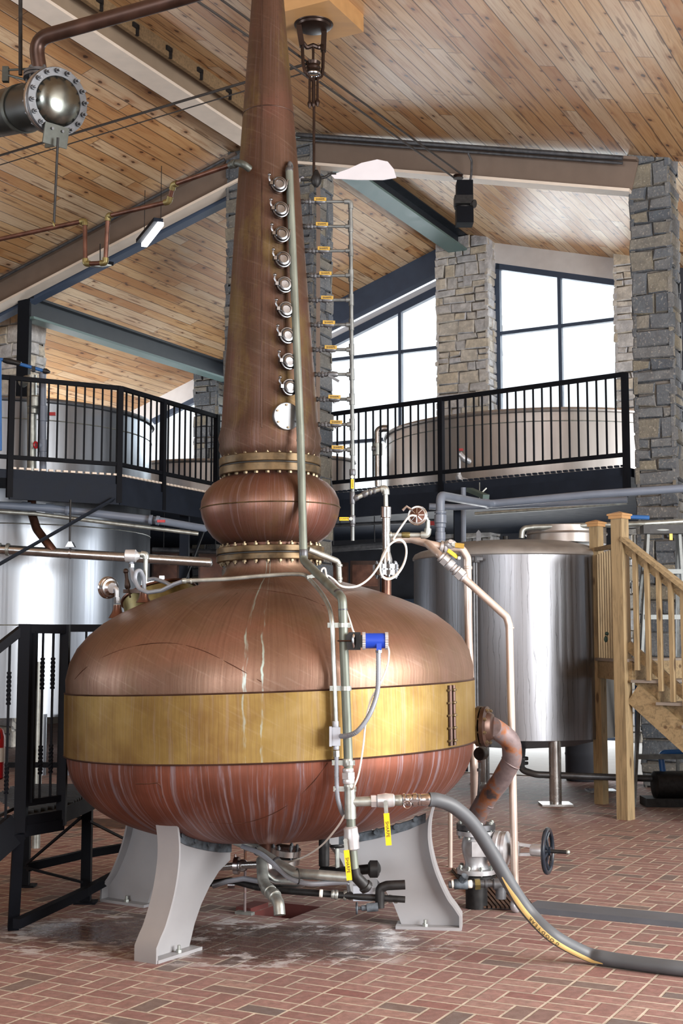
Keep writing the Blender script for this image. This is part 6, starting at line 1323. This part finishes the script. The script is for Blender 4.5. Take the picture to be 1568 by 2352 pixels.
pipe_thing('vapour_pipe', 'thick dark copper pipe rising from the condenser across the top left', 'pipe', [nz + Z * .02, W(80, 90, 8.02), W(430, -8, 7.75), W(700, -90, 7.6)], .0475, M['dark_copper'], .16, 20)
m = MB(); m.cyl(W(47, 172, 8.15), W(47, -60, 8.15), .013, n=10); solo(m, 'hanger_rod', M['black_iron'], 'black rod hanging from the roof to the condenser strap', 'rod')
hr_ = thing('hanger_rod', 'thin black rod from the condenser bracket down to the copper pipe', 'rod', W(124, 520, 7.95)); m = MB(); m.cyl(W(133, 316, 7.9), W(124, 512, 8.0), .008, n=8); m.build('rod', M['black_iron'], hr_); m = MB(); m.torus(W(124, 517, 8.0), (1, .1, .3), .024, .006, 20, 8); m.build('ring', M['brass_fit'], hr_)
cp = thing('copper_line', 'brown copper pipe with brass elbows stepping up to the neck at left', 'pipe', W(200, 600, 7.9))
q = [W(-500, 657, 8.4), W(-40, 558, 8.1), W(195, 507, 7.95), W(196, 606, 7.95), W(242, 604, 7.92), W(248, 496, 7.9), W(388, 463, 7.6), W(398, 424, 7.55), W(532, 378, 7.24)]
m = MB(); m.tube(q, .0145, 12, .022); m.build('pipe', M['copper_pipe'], cp)
for i in range(2, 8):
    a, b, c_ = q[i - 1], q[i], q[i + 1]; d1, d2 = (a - b).normalized(), (c_ - b).normalized(); m = MB(); m.tube([b + d1 * .032, b, b + d2 * .032], .0195, 12, .016); m.build('elbow', M['brass_fit'], cp)
m = MB(); m.tube([W(528, 380, 7.25), W(548, 374, 7.2), W(560, 378, 7.17), W(573, 388, 7.2)], .021, 12, .04); m.build('neck_fitting', M['dull_fitting'], cp); sleeve(cp, W(534, 377, 7.23), W(541, 376, 7.21), .025, M['dull_fitting'], 'coupling')
# --- belt driven fan
YF = 11.75
fc = W(722, 62, YF); rn = (Z * 1.0 + R * .25).normalized()
fan = thing('ceiling_fan', 'belt driven ceiling fan with dark bronze bracket and white blade', 'ceiling fan', W(722, 400, YF))
m = MB(); zc_ = W(720, 64, YF).z; pc_ = V((W(720, 64, YF).x, YF, zc_)); m.box(pc_ + Z * .16, (.70, .70, .26), R, U); m.box(pc_ + Z * .30, (.78, .78, .16), R, U); m.build('mounting_box', M['timber_trim'], fan)
k0 = pc_ + V((0, 0, .03)); m = MB(); m.lathe([(.0, -.05), (.10, -.05), (.155, -.03), (.165, -.012), (.18, -.008), (.185, .0), (.0, .0)], k0, Z, 40); m.build('canopy', M['bronze'], fan)
zz = lambda y: W(722, y, YF).z
xf = lambda x: W(x, 150, YF).x
m = MB()
for s_ in (-1, 1):
    y_ = YF + s_ * .05; x0, x1, x2 = (686, 694, 701) if s_ < 0 else (744, 742, 738)
    m.beam(V((xf(x0), y_, zz(66))), V((xf(x1), y_, zz(112))), .06, .05); m.tube([V((xf(x1), y_, zz(108))), V((xf(x1 + (2 if s_ < 0 else -1)), y_, zz(150))), V((xf(x2), y_, zz(172))), V((xf(717), YF, zz(184)))], .016, 8, .06)
m.tube([V((xf(692), YF - .05, zz(100))), V((xf(704), YF, zz(110))), V((xf(719), YF, zz(104))), V((xf(733), YF, zz(110))), V((xf(742), YF + .05, zz(98)))], .022, 8, .03); m.tube([V((xf(719), YF, zz(100))), V((xf(719), YF, zz(150)))], .012, 8); m.build('yoke', M['bronze'], fan)
m = MB(); o_ = V((xf(719), YF, 0)); m.lathe([(.02, zz(166)), (.066, zz(165)), (.058, zz(160)), (.07, zz(156)), (.058, zz(150)), (.07, zz(144)), (.058, zz(142)), (.02, zz(141))], o_, Z, 32); m.build('pulley', M['bronze'], fan)
m = MB(); m.torus(V((xf(719), YF, zz(171))), Z, .062, .014, 28, 8); m.build('bearing_ring', M['chrome'], fan)
for dx in (-9, 0, 9):
    m = MB(); e = 240 if dx == 0 else (236 if dx > 0 else 240); m.cyl(V((xf(720 + dx), YF, zz(178))), V((xf(720 + dx), YF, zz(e))), .012 if dx else .018, n=10)
    m.lathe([(.012, 0), (.022, .02), (.02, .04), (.008, .07)], V((xf(720 + dx), YF, zz(e - 8))), -Z, 10); m.build('finial', M['bronze'], fan)
m = MB(); m.cyl(V((xf(721), YF, zz(235))), V((xf(721), YF, zz(418))), .013, n=10); m.build('down_rod', M['bronze'], fan)
hb_ = W(726, 410, YF); m = MB(); m.lathe([(.02, -.08), (.045, -.05), (.05, 0), (.035, .04), (.015, .08)], hb_, Z, 16); m.build('hub', M['black_iron'], fan)
for sgn, x0, y0, x1, y1, x2, y2 in ((1, 730, 410, 762, 398, 908, 392), (-1, 722, 411, 700, 411, 690, 412)):
    m = MB(); m.tube([W(x0, y0, YF), W((x0 + x1) / 2, (y0 + y1) / 2 + 3, YF), W(x1, y1, YF)], .014, 8); m.box(W(x1, y1 + 2, YF), (.08, .03, .02)); m.build('blade_iron', M['black_iron'], fan)
bl = [(760, 402), (800, 388), (830, 374), (866, 366), (890, 371), (904, 388), (910, 408), (880, 413), (820, 413), (768, 410)]
m = MB(); hb0 = W(762, 404, YF)
m.prism([W(x, y, YF - .02 + .0022 * (404 - y)) for x, y in bl], (0, .012, 0)); m.build('blade', M['fan_white'], fan)
m = MB(); b2 = [W(x, y, YF) for x, y in ((698, 409), (668, 412), (640, 416), (628, 412), (634, 404), (660, 402), (694, 405))]
b2 = [p + V((0, (W(698, 409, YF).x - p.x) * 2.2, 0)) for p in b2]; m.prism(b2, (0, 0, .012)); m.build('blade', M['fan_white'], fan)
# --- belts and motor
mo = thing('belt_motor', 'black fan drive motor hanging from the right rafter', 'motor', W(1065, 518, 15.1))
ym = 15.1; m = MB(); m.box(W(1066, 498, ym), (.20, .2, .20)); m.box(W(1066, 440, ym), (.19, .2, .22)); m.bevel(.01); m.build('housing', M['black_steel'], mo)
m = MB(); m.box(W(1064, 462, ym - .05), (.22, .16, .10)); m.cyl(W(1084, 468, ym - .08), W(1090, 468, ym - .1), .05, n=14); m.torus(W(1064, 478, ym), Z, .1, .012, 20, 6); m.build('gear_case', M['black_iron'], mo)
m = MB(); m.lathe([(.06, 0), (.06, .014), (.045, .02), (.06, .03), (.06, .04)], W(1052, 410, ym), Z, 24); m.build('drive_pulley', M['bronze'], mo)
m = MB(); m.tube([W(1075, 352, ym), W(1083, 370, ym), W(1082, 400, ym), W(1075, 445, ym)], .014, 8, .06); m.build('conduit', M['dark_pipe'], mo)
mp = W(1052, 405, ym); fp_ = V((xf(719), YF, zz(152)))
far = W(500, -8, 10.3)
def belt(lab, a, b, r=.011, ext=0.0): m = MB(); b = V(b) + (V(b) - V(a)) * ext; m.tube([a, b], r, 8); solo(m, 'drive_belt', M['rope'], lab, 'belt')
belt('upper dark belt crossing the ceiling from the motor past the fan pulley', mp + V((.05, 0, .02)), W(505, -3, 10.6), .011, .25)
belt('dark belt from the motor to the fan pulley, lower of the pair', mp + V((-.06, 0, -.01)), W(734, 188, YF))
belt('short dark belt rising left from the fan pulley behind the neck', W(708, 178, YF), W(505, 38, 10.8), .011, .8)
belt('long upper belt stretched left from the fan pulley over the neck to the picture edge', W(703, 147, YF), W(-40, 369, 15.0), .014, .9)
belt('long thin lower belt stretched left under the thicker one', W(703, 166, YF), W(-40, 391, 15.0), .007, .9)
# --- rafter conduits
def cond(lab, pts, r): m = MB(); m.tube(pts, r, 8, .1); solo(m, 'rafter_conduit', M['dark_pipe'], lab, 'conduit')
cond('grey conduit clipped along the top of the right rafter', [G(-.13, .35, rr(.35) - .02), G(-.13, 4.6, rr(4.6) - .02)], .03)
cond('thinner grey conduit below the top one on the right rafter', [G(-.13, .35, rr(.35) - .08), G(-.13, 4.6, rr(4.6) - .08)], .018)
cond('dark conduit along the top edge of the left rafter', [G(-.13, -.75, rl(-.75) - .03), G(-.13, -5.5, rl(-5.5) - .03)], .022)
# --- lamps of the rear bay
lm = thing('tube_lamp', 'lit white tube lamp hanging below the left rafter', 'lamp', W(348, 540, 19.5))
a_, b_ = W(331, 563, 16.9), W(369, 514, 15.95); m = MB(); m.beam(a_, b_, .075, .045, Z); m.build('diffuser', M['glow'], lm); m = MB(); m.beam(a_ + Z * .05 - V((.05, 0, 0)), b_ + Z * .05 - V((.03, 0, 0)), .12, .05, Z); m.build('housing', M['deck_steel'], lm)
for p in (a_, b_): 
    m = MB(); m.cyl(p + Z * .06, p + Z * .75, .005, n=6); m.build('suspension_wire', M['black_iron'], lm)
sm = thing('floodlight', 'small dark floodlight below the copper line at left', 'lamp', W(230, 608, 19)); m = MB(); m.beam(W(212, 610, 17.6), W(248, 604, 17.1), .16, .05, Z); m.build('housing', M['black_steel'], sm); m = MB(); m.beam(W(215, 613, 17.6), W(247, 608, 17.1), .11, .012, Z); m.build('lens', M['galv'], sm); m = MB(); m.cyl(W(230, 604, 17.35), W(230, 560, 17.35), .008, n=6); m.build('stem', M['black_iron'], sm)

# ================================================================= repeats that belong together
GROUPS = {'stone_column': 'stone columns of the hall', 'deck_railing': 'railings of the raised deck', 'drive_belt': 'belts of the ceiling fan drive', 'storage_cabinet': 'cabinets below the deck',
          'service_pipe': 'dark pipes below the deck', 'tank_leg': 'legs under the big left tank', 'steel_vat': 'vats behind the deck railings', 'roof_rafter': 'rafters of the roof frame', 'deck_fascia': 'channels edging the deck',
          'rafter_conduit': 'conduits along the rafters', 'signal_cable': 'white signal cables on the still', 'steam_pipe': 'steam pipes right of the still'}
for o in list(SC.objects):
    st_ = o.name.split('.')[0]
    if o.parent is None and st_ in GROUPS: o['group'] = GROUPS[st_]
